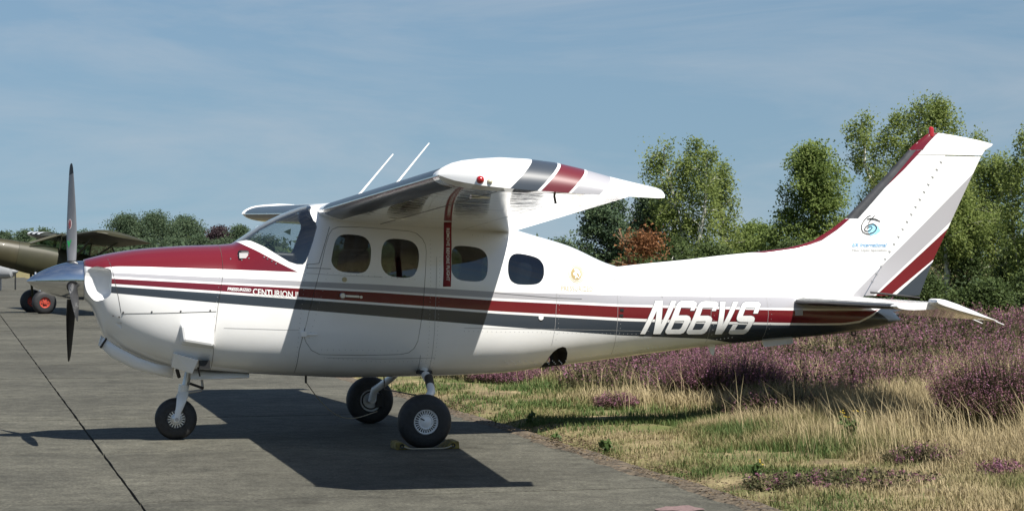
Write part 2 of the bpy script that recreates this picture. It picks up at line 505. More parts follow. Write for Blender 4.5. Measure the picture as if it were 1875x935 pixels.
z5 = lambda q, x0, y0, k: [(x0 + a / k, y0 + b / k) for a, b in q]
WIN = [
    (z5([(93, 400), (120, 270), (150, 195), (205, 160), (290, 158), (400, 170), (462, 205), (492, 275), (494, 340), (485, 440), (450, 522), (390, 551), (280, 547), (180, 533), (118, 492), (92, 440)], 590, 400, 5.5), .585),
    (z5([(592, 400), (605, 290), (640, 225), (700, 201), (800, 205), (900, 222), (957, 268), (979, 340), (976, 420), (960, 510), (920, 577), (860, 597), (780, 594), (680, 580), (618, 532), (591, 460)], 590, 400, 5.5), .59),
    (z5([(273, 500), (279, 350), (310, 303), (355, 290), (450, 293), (570, 310), (632, 343), (668, 400), (672, 470), (661, 590), (622, 657), (560, 674), (450, 670), (350, 657), (293, 612), (273, 560)], 780, 400, 5.842), .58),
    (z5([(878, 520), (890, 450), (920, 398), (970, 373), (1050, 376), (1180, 403), (1242, 433), (1278, 490), (1281, 540), (1272, 620), (1232, 682), (1170, 707), (1050, 709), (960, 702), (898, 662), (878, 590)], 780, 400, 5.842), .545)]
WINP = [smooth_poly(px_poly(p, t), 1) for p, t in WIN]
DOORPX = [(558, 606), (566, 570), (578, 525), (590, 480), (597, 451), (604, 430), (611, 420), (622, 415.5), (663, 416), (717, 420), (753, 423.5), (766, 428), (775, 437), (780, 448), (781, 460),
          (777, 518), (773.6, 563.6), (768.5, 600), (765, 624), (759, 637), (750, 645), (734, 648.5), (660, 650), (587.6, 648.8), (572, 641), (561, 626), (557, 615)]
DOORP = px_poly(DOORPX, .59)
# windscreen outline in (s, z); its lower edge runs along the sides of the hull
wl = [(436, 441.5, .1), (449, 439.5, .2), (458, 441, .27), (470, 446, .36), (483.6, 452, .43), (507, 466, .52), (529, 479, .56), (543.6, 483.6, .58), (555, 484, .585), (560, 479, .585), (565.5, 466, .58),
      (574, 441, .56), (581, 415.5, .52), (579, 407, .5), (574.5, 403.6, .47), (569, 392, .40), (567, 386, .33), (567.5, 380, .2)]
WSP = [(P(x, y, t).x, P(x, y, t).z) for x, y, t in wl]
WSP += [(WSP[-1][0] + .0, 2.3), (WSP[0][0] - .1, 2.3), (WSP[0][0] - .1, WSP[0][1] + .12)]
WSP[0] = (P(427, 443).x, P(427, 443).z)

si = np.linspace(P(429, 450).x, P(1010, 450).x, 60)
inner = tmp_obj(*loft_body(si, 0.03))
shell = boolean(outer, inner, 'DIFFERENCE')
s2 = np.linspace(P(425, 450).x, P(1020, 450).x, 70)
thin_in = tmp_obj(*loft_body(s2, 0.007)); thin = boolean(outer, thin_in, 'DIFFERENCE')
def cut(o, c, op='DIFFERENCE', keep=False):
    r = boolean(o, c, op); kill(o)
    if not keep: kill(c)
    return r
# cowling in front of the fire wall
cw = [(P(407, 400, .5).x, 2.4), (P(409, 500, .55).x, P(409, 500, .55).z), (P(399, 560, .56).x, P(399, 560, .56).z), (P(393, 610, .55).x, P(393, 610, .55).z), (P(386, 680, .4).x, .3), (S0 - .3, .3), (S0 - .3, 2.4)]
cc = prism(cw, -1, 1); cowl = boolean(outer, cc, 'INTERSECT'); kill(cc)
shell = cut(shell, prism([(x + (.004 if i < 5 else 0), z) for i, (x, z) in enumerate(cw)], -1.01, 1.01))
wsc = prism(WSP, -1, 1)
windshield = boolean(thin, wsc, 'INTERSECT'); shell = cut(shell, wsc)
# door of the left side
door = boolean(shell, (dc := prism(DOORP, -1, -.25)), 'INTERSECT'); kill(dc)
shell = cut(shell, prism(grow(DOORP, .004), -1.01, -.24))
panes = []
for i, wp in enumerate(WINP):
    for side in (-1, 1):
        c = prism(wp, *((-1.0, -.2) if side < 0 else (.2, 1.0)))
        panes.append((i, side, boolean(thin, c, 'INTERSECT')))
        if side < 0 and i < 2: door = cut(door, c)
        else: shell = cut(shell, c)
# main-gear well behind the cabin
wellp = px_poly([(997, 690), (1000, 668), (1005, 655), (1012, 644), (1020, 637), (1029, 634), (1035, 636), (1040, 645), (1044, 664), (1046, 690)], .42)
shell = cut(shell, prism(wellp, -.70, -.06)); shell = cut(shell, prism(wellp, .06, .70))
# cooling air inlets beside the spinner, each with a rounded mouth
for sd in (-1, 1):
    a = P(149, 490, .3); rows = []
    v = []; f = []; nn = 24
    for dx, sc in ((-.02, 1.0), (.10, 1.0), (.21, .86), (.24, .6)):
        for k in range(nn):
            an = 2 * math.pi * k / nn; e = 2 / 3.2; c, sn = math.cos(an), math.sin(an)
            yy = .335 + .105 * sc * math.copysign(abs(c) ** e, c); zz = P(165, 519, .3).z + .148 * sc * math.copysign(abs(sn) ** e, sn)
            v.append((S0 + dx, sd * yy, zz))
    for i in range(3):
        for k in range(nn):
            q = i * nn + k; r = i * nn + (k + 1) % nn; f.append((q, r, r + nn, q + nn))
    f.append(list(range(nn))); f.append([3 * nn + k for k in range(nn)])
    cowl = cut(cowl, tmp_obj(v, f))
# low intake notch on the chin
cowl = cut(cowl, prism(px_poly([(176, 592), (222, 589.5), (225, 626), (205, 619), (190, 609), (180, 601)], .37), -.7, -.355))
kill(outer, inner, thin, thin_in)

fuselage = adopt(skin(shell, [M['livery'], M['interior']]), 'fuselage', PLANE)
cowling = adopt(skin(cowl, [M['livery'], M['white']]), 'cowling', PLANE)
door = adopt(skin(door, [M['livery'], M['interior']]), 'cabin_door', PLANE)
windshield = adopt(skin(windshield, [M['windscreen'], M['windscreen']]), 'windshield', PLANE)
for i, side, o in panes:
    adopt(skin(o, [M['glass'], M['glass']]), 'window', door if (side < 0 and i < 2) else fuselage)
for p in fuselage.data.polygons:           # the gear well is dark, not trimmed
    if p.material_index == 1 and p.center.x > P(985, 600).x: p.material_index = 2
fuselage.data.materials.append(M['well'])

# ---- thin things that lie on the hull: lettering, seams
def on_hull(s, z, off=0.0025):
    loc, nrm, idx, d = BVH.ray_cast(Vector((s, -3, z)), Vector((0, 1, 0)))
    if loc is None: return Vector((s, -.5, z))
    return loc + nrm * off
def fill(loops, step=0.04):
    """flat filled outline(s) in (s, z), diced so that it can follow a curved skin"""
    bm = bmesh.new(); edges = []
    for lp in loops:
        vs = [bm.verts.new((a, 0, c)) for a, c in lp]
        edges += [bm.edges.new((vs[i], vs[(i + 1) % len(vs)])) for i in range(len(vs))]
    bmesh.ops.triangle_fill(bm, use_beauty=True, edges=edges)
    dice(bm, step)
    return bm
def dice(bm, step):
    for ax in (0, 2):
        lo = min(v.co[ax] for v in bm.verts); hi = max(v.co[ax] for v in bm.verts)
        x = lo + step
        while x < hi:
            co = Vector((0, 0, 0)); co[ax] = x; no = Vector((0, 0, 0)); no[ax] = 1
            bmesh.ops.bisect_plane(bm, geom=bm.verts[:] + bm.edges[:] + bm.faces[:], plane_co=co, plane_no=no)
            x += step
def decal(name, bm, m, parent, fn, off):
    for v in bm.verts: v.co = fn(v.co.x, v.co.z, off)
    bmesh.ops.recalc_face_normals(bm, faces=bm.faces)
    if sum(f.normal.y * f.calc_area() for f in bm.faces) > 0: bmesh.ops.reverse_faces(bm, faces=bm.faces)
    me = bpy.data.meshes.new(name); bm.to_mesh(me); bm.free(); me.materials.append(m)
    me.polygons.foreach_set('use_smooth', [True] * len(me.polygons))
    return link(name, me, parent)
def text_bm(body, size, org, slope=0.0, shear=0.0, width=None, bold=0.0, step=0.05):
    """default-font lettering laid out in (s, z) from org"""
    c = bpy.data.curves.new('t', 'FONT'); c.body = body; c.size = size; c.shear = shear; c.offset = bold; c.resolution_u = 3
    o = link('t', c); bpy.context.view_layer.update()
    me = bpy.data.meshes.new_from_object(o.evaluated_get(bpy.context.evaluated_depsgraph_get())); kill(o)
    bm = bmesh.new(); bm.from_mesh(me)
    x0 = min(v.co.x for v in bm.verts); x1 = max(v.co.x for v in bm.verts)
    k = (width / (x1 - x0)) if width else 1.0
    for v in bm.verts:
        a = (v.co.x - x0) * k; bz = v.co.y
        v.co = (org[0] + a * math.cos(slope) - bz * math.sin(slope) * 0, 0, org[1] + bz + a * math.sin(slope))
    dice(bm, step)
    return bm
def ribbon_on(name, pts, wd, m, parent, fn=on_hull, off=0.0018, closed=False):
    """thin strip along a polyline given in (s, z)"""
    pts = [np.array(p) for p in pts]
    if closed: pts.append(pts[0])
    q = [pts[0]]
    for a, b in zip(pts[:-1], pts[1:]):
        k = max(1, int(np.linalg.norm(b - a) / .03))
        q += [a + (b - a) * (i + 1) / k for i in range(k)]
    v = []
    for i, p in enumerate(q):
        d = q[min(i + 1, len(q) - 1)] - q[max(i - 1, 0)]; d = d / (np.linalg.norm(d) + 1e-9); nrm = np.array((-d[1], d[0]))
        for sg in (-1, 1):
            x = p + nrm * sg * wd / 2; v.append(fn(x[0], x[1], off))
    return mesh(name, v, [(2 * i, 2 * i + 1, 2 * i + 3, 2 * i + 2) for i in range(len(q) - 1)], m, parent)

# registration on the rear fuselage
kz = 6.696; zx = lambda pts: [(1150 + a / kz, 520 + b / kz) for a, b in pts]
SIX = ([(757, 322), (771, 284), (645, 284), (613, 380), (715, 380), (748, 392), (765, 420), (760, 455), (712, 570), (690, 596), (655, 609), (492, 609), (468, 592), (465, 568), (585, 265), (608, 228), (640, 208), (685, 203), (805, 206), (830, 218), (840, 242), (806, 322)],
       [(572, 450), (687, 448), (655, 535), (632, 552), (532, 552)])
LET = [[[(157, 610), (333, 201), (421, 198), (403, 490), (525, 207), (588, 207), (408, 610), (318, 610), (345, 322), (218, 610)]],
       SIX, [[(a + 264, b + 4) for a, b in lp] for lp in SIX],
       [[(1130, 212), (1193, 212), (1161, 500), (1290, 214), (1351, 214), (1171, 613), (1085, 613)]],
       [[(1531, 358), (1553, 290), (1437, 290), (1402, 385), (1508, 385), (1538, 397), (1552, 420), (1545, 452), (1490, 575), (1468, 600), (1435, 613), (1278, 613), (1256, 600), (1252, 578), (1290, 490), (1352, 490), (1321, 553), (1425, 553), (1445, 540), (1477, 463), (1368, 460), (1340, 447), (1328, 420), (1335, 388), (1385, 265), (1410, 230), (1440, 217), (1470, 213), (1592, 216), (1616, 228), (1626, 252), (1585, 358)]]]
for lp in LET:
    loops = []
    for q in lp:
        pp = []
        for x, y in zx(q):
            t = half_width(P(x, y, .3).x) * .98; v = P(x, y, t); pp.append((v.x, v.z))
        loops.append(pp)
    decal('registration_letter', fill(loops), M['textwhite'], fuselage, on_hull, .004)
    for q in loops: ribbon_on('letter_outline', q, .007, M['dark'], fuselage, off=.0028, closed=True)
def hull_pt(x, y):
    t = half_width(P(x, y, .4).x) * .985; v = P(x, y, t); return (v.x, v.z)
a, b = hull_pt(463, 539), hull_pt(546, 545)
sl = math.atan2(b[1] - a[1], b[0] - a[0])
decal('model_lettering', text_bm('CENTURION II', .074, a, sl, width=b[0] - a[0], bold=.0010), M['textwhite'], fuselage, on_hull, .0025)
a, b = hull_pt(416.5, 531), hull_pt(460, 533.5)
decal('model_lettering', text_bm('PRESSURIZED', .035, a, math.atan2(b[1] - a[1], b[0] - a[0]), shear=.2, width=b[0] - a[0], bold=.001), M['textwhite'], fuselage, on_hull, .0025)
a, b = hull_pt(1027.5, 531.5), hull_pt(1086, 533.5)
decal('gold_lettering', text_bm('PRESSURIZED', .060, a, math.atan2(b[1] - a[1], b[0] - a[0]), width=b[0] - a[0], bold=.0), M['palegold'], fuselage, on_hull, .0025)
# round gold emblem: rings, disc and a pale crested head
ec = hull_pt(1057.5, 501.5)
circ = lambda r, n=36, c=ec: [(c[0] + r * math.cos(2 * math.pi * k / n), c[1] + r * math.sin(2 * math.pi * k / n)) for k in range(n)]
decal('emblem_ring', fill([circ(.079), circ(.072)]), M['palegold'], fuselage, on_hull, .0025)
decal('emblem_ring', fill([circ(.066), circ(.058)]), M['palegold'], fuselage, on_hull, .0025)
decal('emblem_disc', fill([circ(.053)]), M['gold'], fuselage, on_hull, .0025)
eh = [(-.018, .040), (.0, .046), (.022, .040), (.036, .022), (.040, .0), (.034, -.022), (.026, -.030), (.026, -.010), (.018, .004), (.006, .010), (-.004, .012), (.004, -.004), (.006, -.016), (.022, -.036), (.026, -.044), (.010, -.036), (.0, -.028), (-.012, -.040), (-.022, -.044), (-.012, -.028), (-.006, -.018), (-.022, -.016), (-.032, -.006), (-.030, .006), (-.020, .014), (-.008, .018), (-.012, .028)]
decal('emblem_head', fill([[(ec[0] + x, ec[1] + y) for x, y in eh]]), M['textwhite'], fuselage, on_hull, .0045)

# seams of the skin
def seam(pts, wd=.004, parent=None): return ribbon_on('panel_seam', [hull_pt(*p) for p in pts], wd, M['seam'], parent or fuselage)
seam([(558, 600), (549, 640), (546, 684)]); seam([(772, 650), (772, 684)], .003)
seam([(584, 482), (563, 484)], .004); seam([(563, 484), (562, 492)], .003); seam([(562, 490), (606, 492)], .004); seam([(606, 415), (596, 445), (584, 482)], .004)
seam([(196, 467), (205, 490), (217, 545), (222, 572)], .004, cowling); seam([(222, 574), (300, 573), (396, 570)], .005, cowling)
seam([(1120, 512), (1200, 517), (1207, 519), (1212, 525), (1213, 545)], .003)
seam([(905, 536), (1015, 545), (1065, 547)], .003)
for x, y in ((226, 571.5), (278, 570.5), (331, 569.5), (385, 568.0), (208, 578), (219, 580)):
    p = on_hull(*hull_pt(x, y), .001); MB().lathe([(0.0001, -.004), (.007, -.004), (.008, .002)], p, 'y', 8).build('fastener', M['seam'], cowling)

# lapped skins and rivet rows
def lap(pts, parent=None, wd=.003): return ribbon_on('skin_lap', [hull_pt(*q) for q in pts], wd, M['lap'], parent or fuselage)
lap([(800, 470), (797, 560), (792, 684)]); lap([(850, 600), (1000, 602), (1190, 606)]); lap([(1020, 520), (1016, 600), (1012, 632)]); lap([(1130, 500), (1131, 560), (1129, 650)])
lap([(1300, 515), (1302, 560), (1301, 630)]); lap([(1405, 530), (1407, 575), (1405, 620)]); lap([(410, 600), (480, 602), (548, 604)]); lap([(600, 655), (700, 657), (800, 655)]); lap([(560, 500), (640, 505), (700, 507)], door)
def rivets(name, lines, r, m, parent):
    b = MB()
    for pts, step in lines:
        q = [np.array(hull_pt(*p_)) for p_ in pts]
        for a, c in zip(q[:-1], q[1:]):
            L_ = np.linalg.norm(c - a); k = int(L_ / step)
            for i in range(k):
                x = a + (c - a) * i / k; P_ = on_hull(x[0], x[1], .0); loc, nr_, _, _ = BVH.find_nearest(P_)
                u = nr_.orthogonal().normalized(); w_ = nr_.cross(u)
                b.add([P_ + nr_ * .0032] + [P_ + nr_ * .0004 + (u * math.cos(j * 1.0472) + w_ * math.sin(j * 1.0472)) * r for j in range(6)], [(0, 1 + j, 1 + (j + 1) % 6) for j in range(6)])
    return tag(b.build(name, m, parent), kind='stuff')
rivets('rivet_row', [([(806, 470), (803, 560), (798, 680)], .035), ([(790, 440), (787, 560), (784, 680)], .035), ([(1026, 500), (1022, 600), (1018, 632)], .04), ([(1136, 500), (1137, 560), (1135, 650)], .04), ([(1306, 515), (1308, 560), (1307, 630)], .04),
    ([(1411, 530), (1413, 575), (1411, 620)], .04), ([(850, 606), (1000, 608), (1190, 612)], .04), ([(560, 495), (548, 600), (543, 680)], .04), ([(596, 655), (700, 663), (800, 661)], .04), ([(404, 500), (394, 570), (384, 660)], .04),
    ([(870, 430), (950, 440), (1090, 487)], .05)], .0034, M['lap'], fuselage)
rivets('rivet_row', [([(600, 500), (560, 640)], .05), ([(590, 640), (740, 642)], .05), ([(610, 500), (770, 512)], .05)], .0032, M['lap'], door)
# ------------------------------------------------------------------ wings
def airfoil(x, up, th=.125, camber=.022):
    yt = 5 * th * (.2969 * math.sqrt(x) - .126 * x - .3516 * x * x + .2843 * x**3 - .1036 * x**4)
    yc = camber / .16 * (2 * .4 * x - x * x) if x < .4 else camber / .36 * (.2 + .8 * x - x * x)
    return yc + (yt if up else -yt)
ROOT_LE, ROOT_TE = P(588, 384, .58), P(941, 423, .58)
TIP_T = 5.22
TIP_LE, TIP_TE = P(802, 320, TIP_T), P(1166, 356, TIP_T)
def wing_frame(t):
    k = (t - .58) / (TIP_T - .58)
    le = ROOT_LE.lerp(TIP_LE, k); te = ROOT_TE.lerp(TIP_TE, k)
    return le, te
def wing_pt(t, x, up, side, dz=0.0):
    """point of the wing skin at distance t from the centreline, chord fraction x"""
    le, te = wing_frame(t); c = te - le
    th = .125 + .018 * max(0, (t - .58) / (TIP_T - .58))
    ch = math.hypot(c.x, c.z); n = Vector((-c.z, 0, c.x)) / ch
    p = le + c * x + n * (airfoil(x, up, th) * ch + (dz if up else -dz))
    return Vector((p.x, t * (-1 if side > 0 else 1), p.z - (0 if side > 0 else .05 * t / TIP_T))) - Vector((0 if side > 0 else .08 * t / TIP_T, 0, 0))
xs_u = [0.5 * (1 - math.cos(math.pi * i / 26)) for i in range(27)]
def wing_loft(ts, x0, x1, side, dz=0.0, boot=0.0):
    xs = sorted(set([x for x in xs_u if x0 < x < x1] + [x0, x1] + ([boot] if boot else [])))
    prof = [(x, True) for x in reversed(xs)] + [(x, False) for x in xs if not (x == 0.0)]
    n = len(prof); v = [wing_pt(t, x, u, side, dz) for t in ts for x, u in prof]; f = []; fm = []
    for i in range(len(ts) - 1):
        for k in range(n):
            k2 = (k + 1) % n
            a, b = i * n + k, i * n + k2
            f.append((a, b, b + n, a + n))
            xm = (prof[k][0] + prof[k2][0]) / 2
            low = (not prof[k][1]) or (not prof[k2][1])
            fm.append(2 if (boot and xm < boot and k != n - 1) else (1 if low else 0))
    f.append(list(range(n))); f.append([(len(ts) - 1) * n + k for k in range(n)]); fm += [0, 0]
    return v, f, fm

def underside():
    """white gloss skin seen from below: dirty patches, shade put into the colour, waviness across the ribs"""
    m = bpy.data.materials.new('shaded_underside_paint'); m.use_nodes = True
    n = m.node_tree; L = n.links.new; b = n.nodes['Principled BSDF']
    t = n.nodes.new('ShaderNodeTexCoord')
    mp = n.nodes.new('ShaderNodeMapping'); mp.inputs['Scale'].default_value = (.8, 3.0, 1); L(t.outputs['Object'], mp.inputs[0])
    z = n.nodes.new('ShaderNodeTexNoise'); z.inputs['Scale'].default_value = 3.0; z.inputs['Detail'].default_value = 9; L(mp.outputs[0], z.inputs['Vector'])
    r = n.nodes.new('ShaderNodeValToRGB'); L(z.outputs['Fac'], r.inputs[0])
    e = r.color_ramp.elements; e[0].position = .38; e[0].color = (.66, .66, .645, 1); e[1].position = .8; e[1].color = (.46, .44, .38, 1)  # white paint, dirty and darkened further: shade below the wing is in the colour
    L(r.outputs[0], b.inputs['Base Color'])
    b.inputs['Roughness'].default_value = 0.06; b.inputs['Coat Weight'].default_value = 1.0; b.inputs['Coat Roughness'].default_value = .02; b.inputs['Coat IOR'].default_value = 1.6
    mp2 = n.nodes.new('ShaderNodeMapping'); mp2.inputs['Scale'].default_value = (.9, 5.5, 1); L(t.outputs['Object'], mp2.inputs[0])
    z2 = n.nodes.new('ShaderNodeTexNoise'); z2.inputs['Scale'].default_value = 2.4; z2.inputs['Detail'].default_value = 3; L(mp2.outputs[0], z2.inputs['Vector'])
    bp = n.nodes.new('ShaderNodeBump'); bp.inputs['Strength'].default_value = .13; bp.inputs['Distance'].default_value = .02
    L(z2.outputs['Fac'], bp.inputs['Height']); L(bp.outputs[0], b.inputs['Normal']); L(bp.outputs[0], b.inputs['Coat Normal'])
    return m
M['under'] = underside()

SLANT = 1.0
def tip_livery():
    """white wing tip crossed by slanted bands"""
    m = bpy.data.materials.new('banded_wing_tip_paint'); m.use_nodes = True
    n = m.node_tree; L = n.links.new; b = n.nodes['Principled BSDF']
    t = n.nodes.new('ShaderNodeTexCoord'); sp = n.nodes.new('ShaderNodeSeparateXYZ'); L(t.outputs['Object'], sp.inputs[0])
    k = n.nodes.new('ShaderNodeMath'); k.operation = 'MULTIPLY_ADD'; L(sp.outputs[2], k.inputs[0]); k.inputs[1].default_value = -SLANT; L(sp.outputs[0], k.inputs[2])
    col = None
    tt = 5.5
    for px, py, c in ((933, 345, DARK), (985, 347, WHITE), (991, 348, MAROON), (1040, 353, WHITE), (1046, 353, GREY), (1096, 357, WHITE)):
        p = P(px, py, tt); v = p.x - SLANT * p.z
        g = n.nodes.new('ShaderNodeMath'); g.operation = 'GREATER_THAN'; L(k.outputs[0], g.inputs[0]); g.inputs[1].default_value = v
        q = n.nodes.new('ShaderNodeMixRGB'); L(g.outputs[0], q.inputs[0])
        if col is None: q.inputs[1].default_value = (*WHITE, 1)
        else: L(col, q.inputs[1])
        q.inputs[2].default_value = (*c, 1); col = q.outputs[0]
    L(col, b.inputs['Base Color']); b.inputs['Roughness'].default_value = .45; b.inputs['Coat Weight'].default_value = .5; b.inputs['Coat Roughness'].default_value = .02
    return m
M['tip'] = tip_livery()

def build_wing(side):
    ts = [.30, .58] + list(np.linspace(.9, TIP_T, 16))
    HX = .735
    v, f, fm = wing_loft(ts, 0.0, HX, side, boot=.0)
    wing = mesh('wing', v, f, [M['white'], M['under']], PLANE, True, fm)
    # black de-icing boot wraps the leading edge
    v, f, fm = wing_loft(list(np.linspace(.68, 5.05, 14)), 0.0, .10, side, dz=.0025)
    mesh('deicing_boot', v, f, M['boot'], wing)
    v, f, fm = wing_loft(list(np.linspace(.28, 3.30, 11)), HX + .004, 1.0, side)
    mesh('flap', v, f, [M['white'], M['under']], wing, True, fm)
    v, f, fm = wing_loft(list(np.linspace(3.32, TIP_T - .01, 8)), HX + .004, 1.0, side)
    mesh('aileron', v, f, [M['white'], M['under']], wing, True, fm)
    # drooped tip: the upper skin curls down to a sharp lower edge
    NR = 14; T2 = 5.50; v = []; f = []
    ex = [802, 806, 812, 820, 832, 850, 880, 920, 970, 1020, 1070, 1120, 1160, 1190, 1206, 1214, 1217]
    ytop = np.interp(ex, [802, 806, 815, 832, 850, 890, 930, 1000, 1050, 1130, 1190, 1206, 1214, 1217], [320, 312, 305, 297, 292.5, 288, 286.5, 292, 302, 325, 339, 343, 347, 352])
    ylow = np.interp(ex, [802, 815, 830, 870, 940, 1040, 1120, 1206, 1217], [320, 325, 330, 338, 346, 353, 358, 363, 362])
    cx0, cx1 = TIP_LE.x, TIP_TE.x
    n = len(ex)
    for i in range(NR + 1):
        a = (math.pi / 2) * i / NR
        for k in range(n):
            fr = (ex[k] - 802) / (1217 - 802)
            tt_ = TIP_T + .02 + (T2 - TIP_T) * min(1, .12 + fr * 4.5)
            sh = P(ex[k], ytop[k], TIP_T + .10); lo_ = P(ex[k], ylow[k], tt_)
            s_in = cx0 + (cx1 - cx0) * fr; xr = min(1, max(0, fr))
            pu = wing_pt(TIP_T, xr, True, 1)
            pu = Vector((pu.x, 0, max(pu.z, sh.z - .03 * (1 - fr)) if i else pu.z))
            z = lo_.z + (sh.z - lo_.z) * math.cos(a) ** .85 if i else pu.z
            if i == NR: z = lo_.z
            y_ = TIP_T + (tt_ - TIP_T) * math.sin(a) ** .9
            sx = (sh.x + (lo_.x - sh.x) * math.sin(a) ** 1.2) if i else pu.x
            v.append((sx - (0 if side > 0 else .08), -y_ * side, z - (0 if side > 0 else .05)))
    for i in range(NR):
        for k in range(n - 1):
            a = i * n + k; f.append((a, a + 1, a + 1 + n, a + n))
    o = len(v)
    for k in range(n): v.append(wing_pt(TIP_T, min(1, (ex[k] - 802) / 415), False, side))
    for k in range(n - 1): f.append((NR * n + k, NR * n + k + 1, o + k + 1, o + k))
    for i in range(NR): f.append((i * n + n - 1, (i + 1) * n + n - 1, o + n - 1))
    tip = mesh('wing_tip', v, f, M['tip'], wing)
    return wing, tip
wing_l, tip_l = build_wing(1)
wing_r, tip_r = build_wing(-1)
# position light and clear lamp let into the left tip
def lamp(px, py, m, r, par):
    # find the tip surface by casting along the line of sight
    me = tip_l.data; bv = BVHTree.FromPolygons([q.co for q in me.vertices], [list(q.vertices) for q in me.polygons])
    a = P(px, py, 7.5); d = (P(px, py, 4.5) - a).normalized(); loc, nr, _, _ = bv.ray_cast(a, d)
    if loc is None: loc = P(px, py, 5.45)
    b = MB(); b.lathe([(.0001, -r * .9), (r * .55, -r * .75), (r * .9, -r * .35), (r, 0.01)], loc, 'y', 18)
    return b.build('position_light', m, par)
lamp(880, 329, M['red'], .026, wing_l); lamp(897, 332, M['amber'], .02, wing_l)
# static wick and fuel vent below the tip, aileron hinges, seams below the wing
MB().tube([wing_pt(5.0, .62, False, 1), wing_pt(5.0, .62, False, 1) + Vector((.01, 0, -.05))], .008, 8).build('vent_pipe', M['black'], wing_l)
def wseam(a, b, wd=.005):
    n = 24; v = []
    for i in range(n + 1):
        t = a[0] + (b[0] - a[0]) * i / n; x = a[1] + (b[1] - a[1]) * i / n
        dx, dt = ((wd / 2, 0) if abs(a[0] - b[0]) > abs(a[1] - b[1]) else (0, wd / 2))
        v += [wing_pt(t - dt, x - dx, False, 1, .0015), wing_pt(t + dt, x + dx, False, 1, .0015)]
    mesh('panel_seam', v, [(2 * i, 2 * i + 1, 2 * i + 3, 2 * i + 2) for i in range(n)], M['seam'], wing_l)
wseam((.65, .30), (5.2, .30)); wseam((1.9, .06), (1.9, .72)); wseam((3.31, .06), (3.31, .72)); wseam((4.3, .06), (4.3, .72), .004)
# dark access plates and a pitot mast below the left wing
for t, x, dx, dy in ((1.55, .30, .16, .06), (4.55, .32, .13, .07)):
    p = wing_pt(t, x, False, 1); b = MB(); b.box(p + Vector((0, 0, -.003)), (dx, dy, .006)); b.build('access_plate', M['alu'], wing_l)
# wing root fairing where the upper skin meets the cabin
# two slanted whip aerials on top of the wing
for (x0, y0, x1, y1, t) in ((664, 349, 720, 282, .30), (731, 330, 786, 262, .75)):
    a = P(x0 - 10, y0 + 12, t); b_ = P(x1, y1, t)
    q = MB(); q.tube([a, a.lerp(b_, .12), b_], [.016, .009, .0055], 8); q.build('whip_aerial', M['textwhite'], PLANE)

# ------------------------------------------------------------------ tail
FIN = [(575, 1180, 1672), (540, 1160, 1684), (505, 1140, 1697), (488, 1129, 1704), (482, 1185, 1706), (475, 1258, 1709), (468, 1315, 1712), (461, 1385, 1715.5), (454, 1440, 1719), (448, 1466, 1721.5), (440, 1490, 1725), (420, 1522, 1734.5),
       (399, 1549, 1744), (375, 1572, 1755), (340, 1605, 1771), (310, 1632.5, 1785), (284, 1656, 1797), (274, 1665, 1803), (266, 1672.5, 1815), (262, 1677, 1818), (255, 1686, 1790), (247, 1696, 1745), (243.5, 1703, 1720)]
def hinge_x(y): return 1728 + (y - 284) * (1588 - 1728) / (530 - 284)
def fin_mat():
    m = bpy.data.materials.new('banded_fin_paint'); m.use_nodes = True
    n = m.node_tree; L = n.links.new; b = n.nodes['Principled BSDF']
    t = n.nodes.new('ShaderNodeTexCoord'); sp = n.nodes.new('ShaderNodeSeparateXYZ'); L(t.outputs['Object'], sp.inputs[0])
    col = None
    for (xa, ya, xb, yb, c) in ((1570, 532, 1778.6, 323, GREY), (1597, 544, 1737, 411.6, WHITE), (1605, 540.5, 1735, 420.8, MAROON), (1630.5, 542, 1705, 480.5, WHITE), (1640.5, 541, 1702.5, 486, DARK)):
        A, B = P(xa, ya, .03), P(xb, yb, .03)
        kk = -(B.x - A.x) / (B.z - A.z)
        q = n.nodes.new('ShaderNodeMath'); q.operation = 'MULTIPLY_ADD'; L(sp.outputs[2], q.inputs[0]); q.inputs[1].default_value = kk; L(sp.outputs[0], q.inputs[2])
        g = n.nodes.new('ShaderNodeMath'); g.operation = 'GREATER_THAN'; L(q.outputs[0], g.inputs[0]); g.inputs[1].default_value = A.x + kk * A.z
        x = n.nodes.new('ShaderNodeMixRGB'); L(g.outputs[0], x.inputs[0])
        if col is None: x.inputs[1].default_value = (*WHITE, 1)
        else: L(col, x.inputs[1])
        x.inputs[2].default_value = (*c, 1); col = x.outputs[0]
    L(col, b.inputs['Base Color']); b.inputs['Roughness'].default_value = .2; b.inputs['Coat Weight'].default_value = .2
    return m
M['fin'] = fin_mat()
def fin_thick(d, chord, z):
    """half thickness at distance d behind the leading edge"""
    k = max(0.0, min(1.0, d / chord))
    tm = .052 * min(1.0, chord / .9)
    return max(.001, 2.2 * tm * (1.1 * math.sqrt(max(k, 0)) * (1 - k) ** 1.0) if k < .35 else tm * max(0.0, (1 - k) / .65) ** .9 + .002)
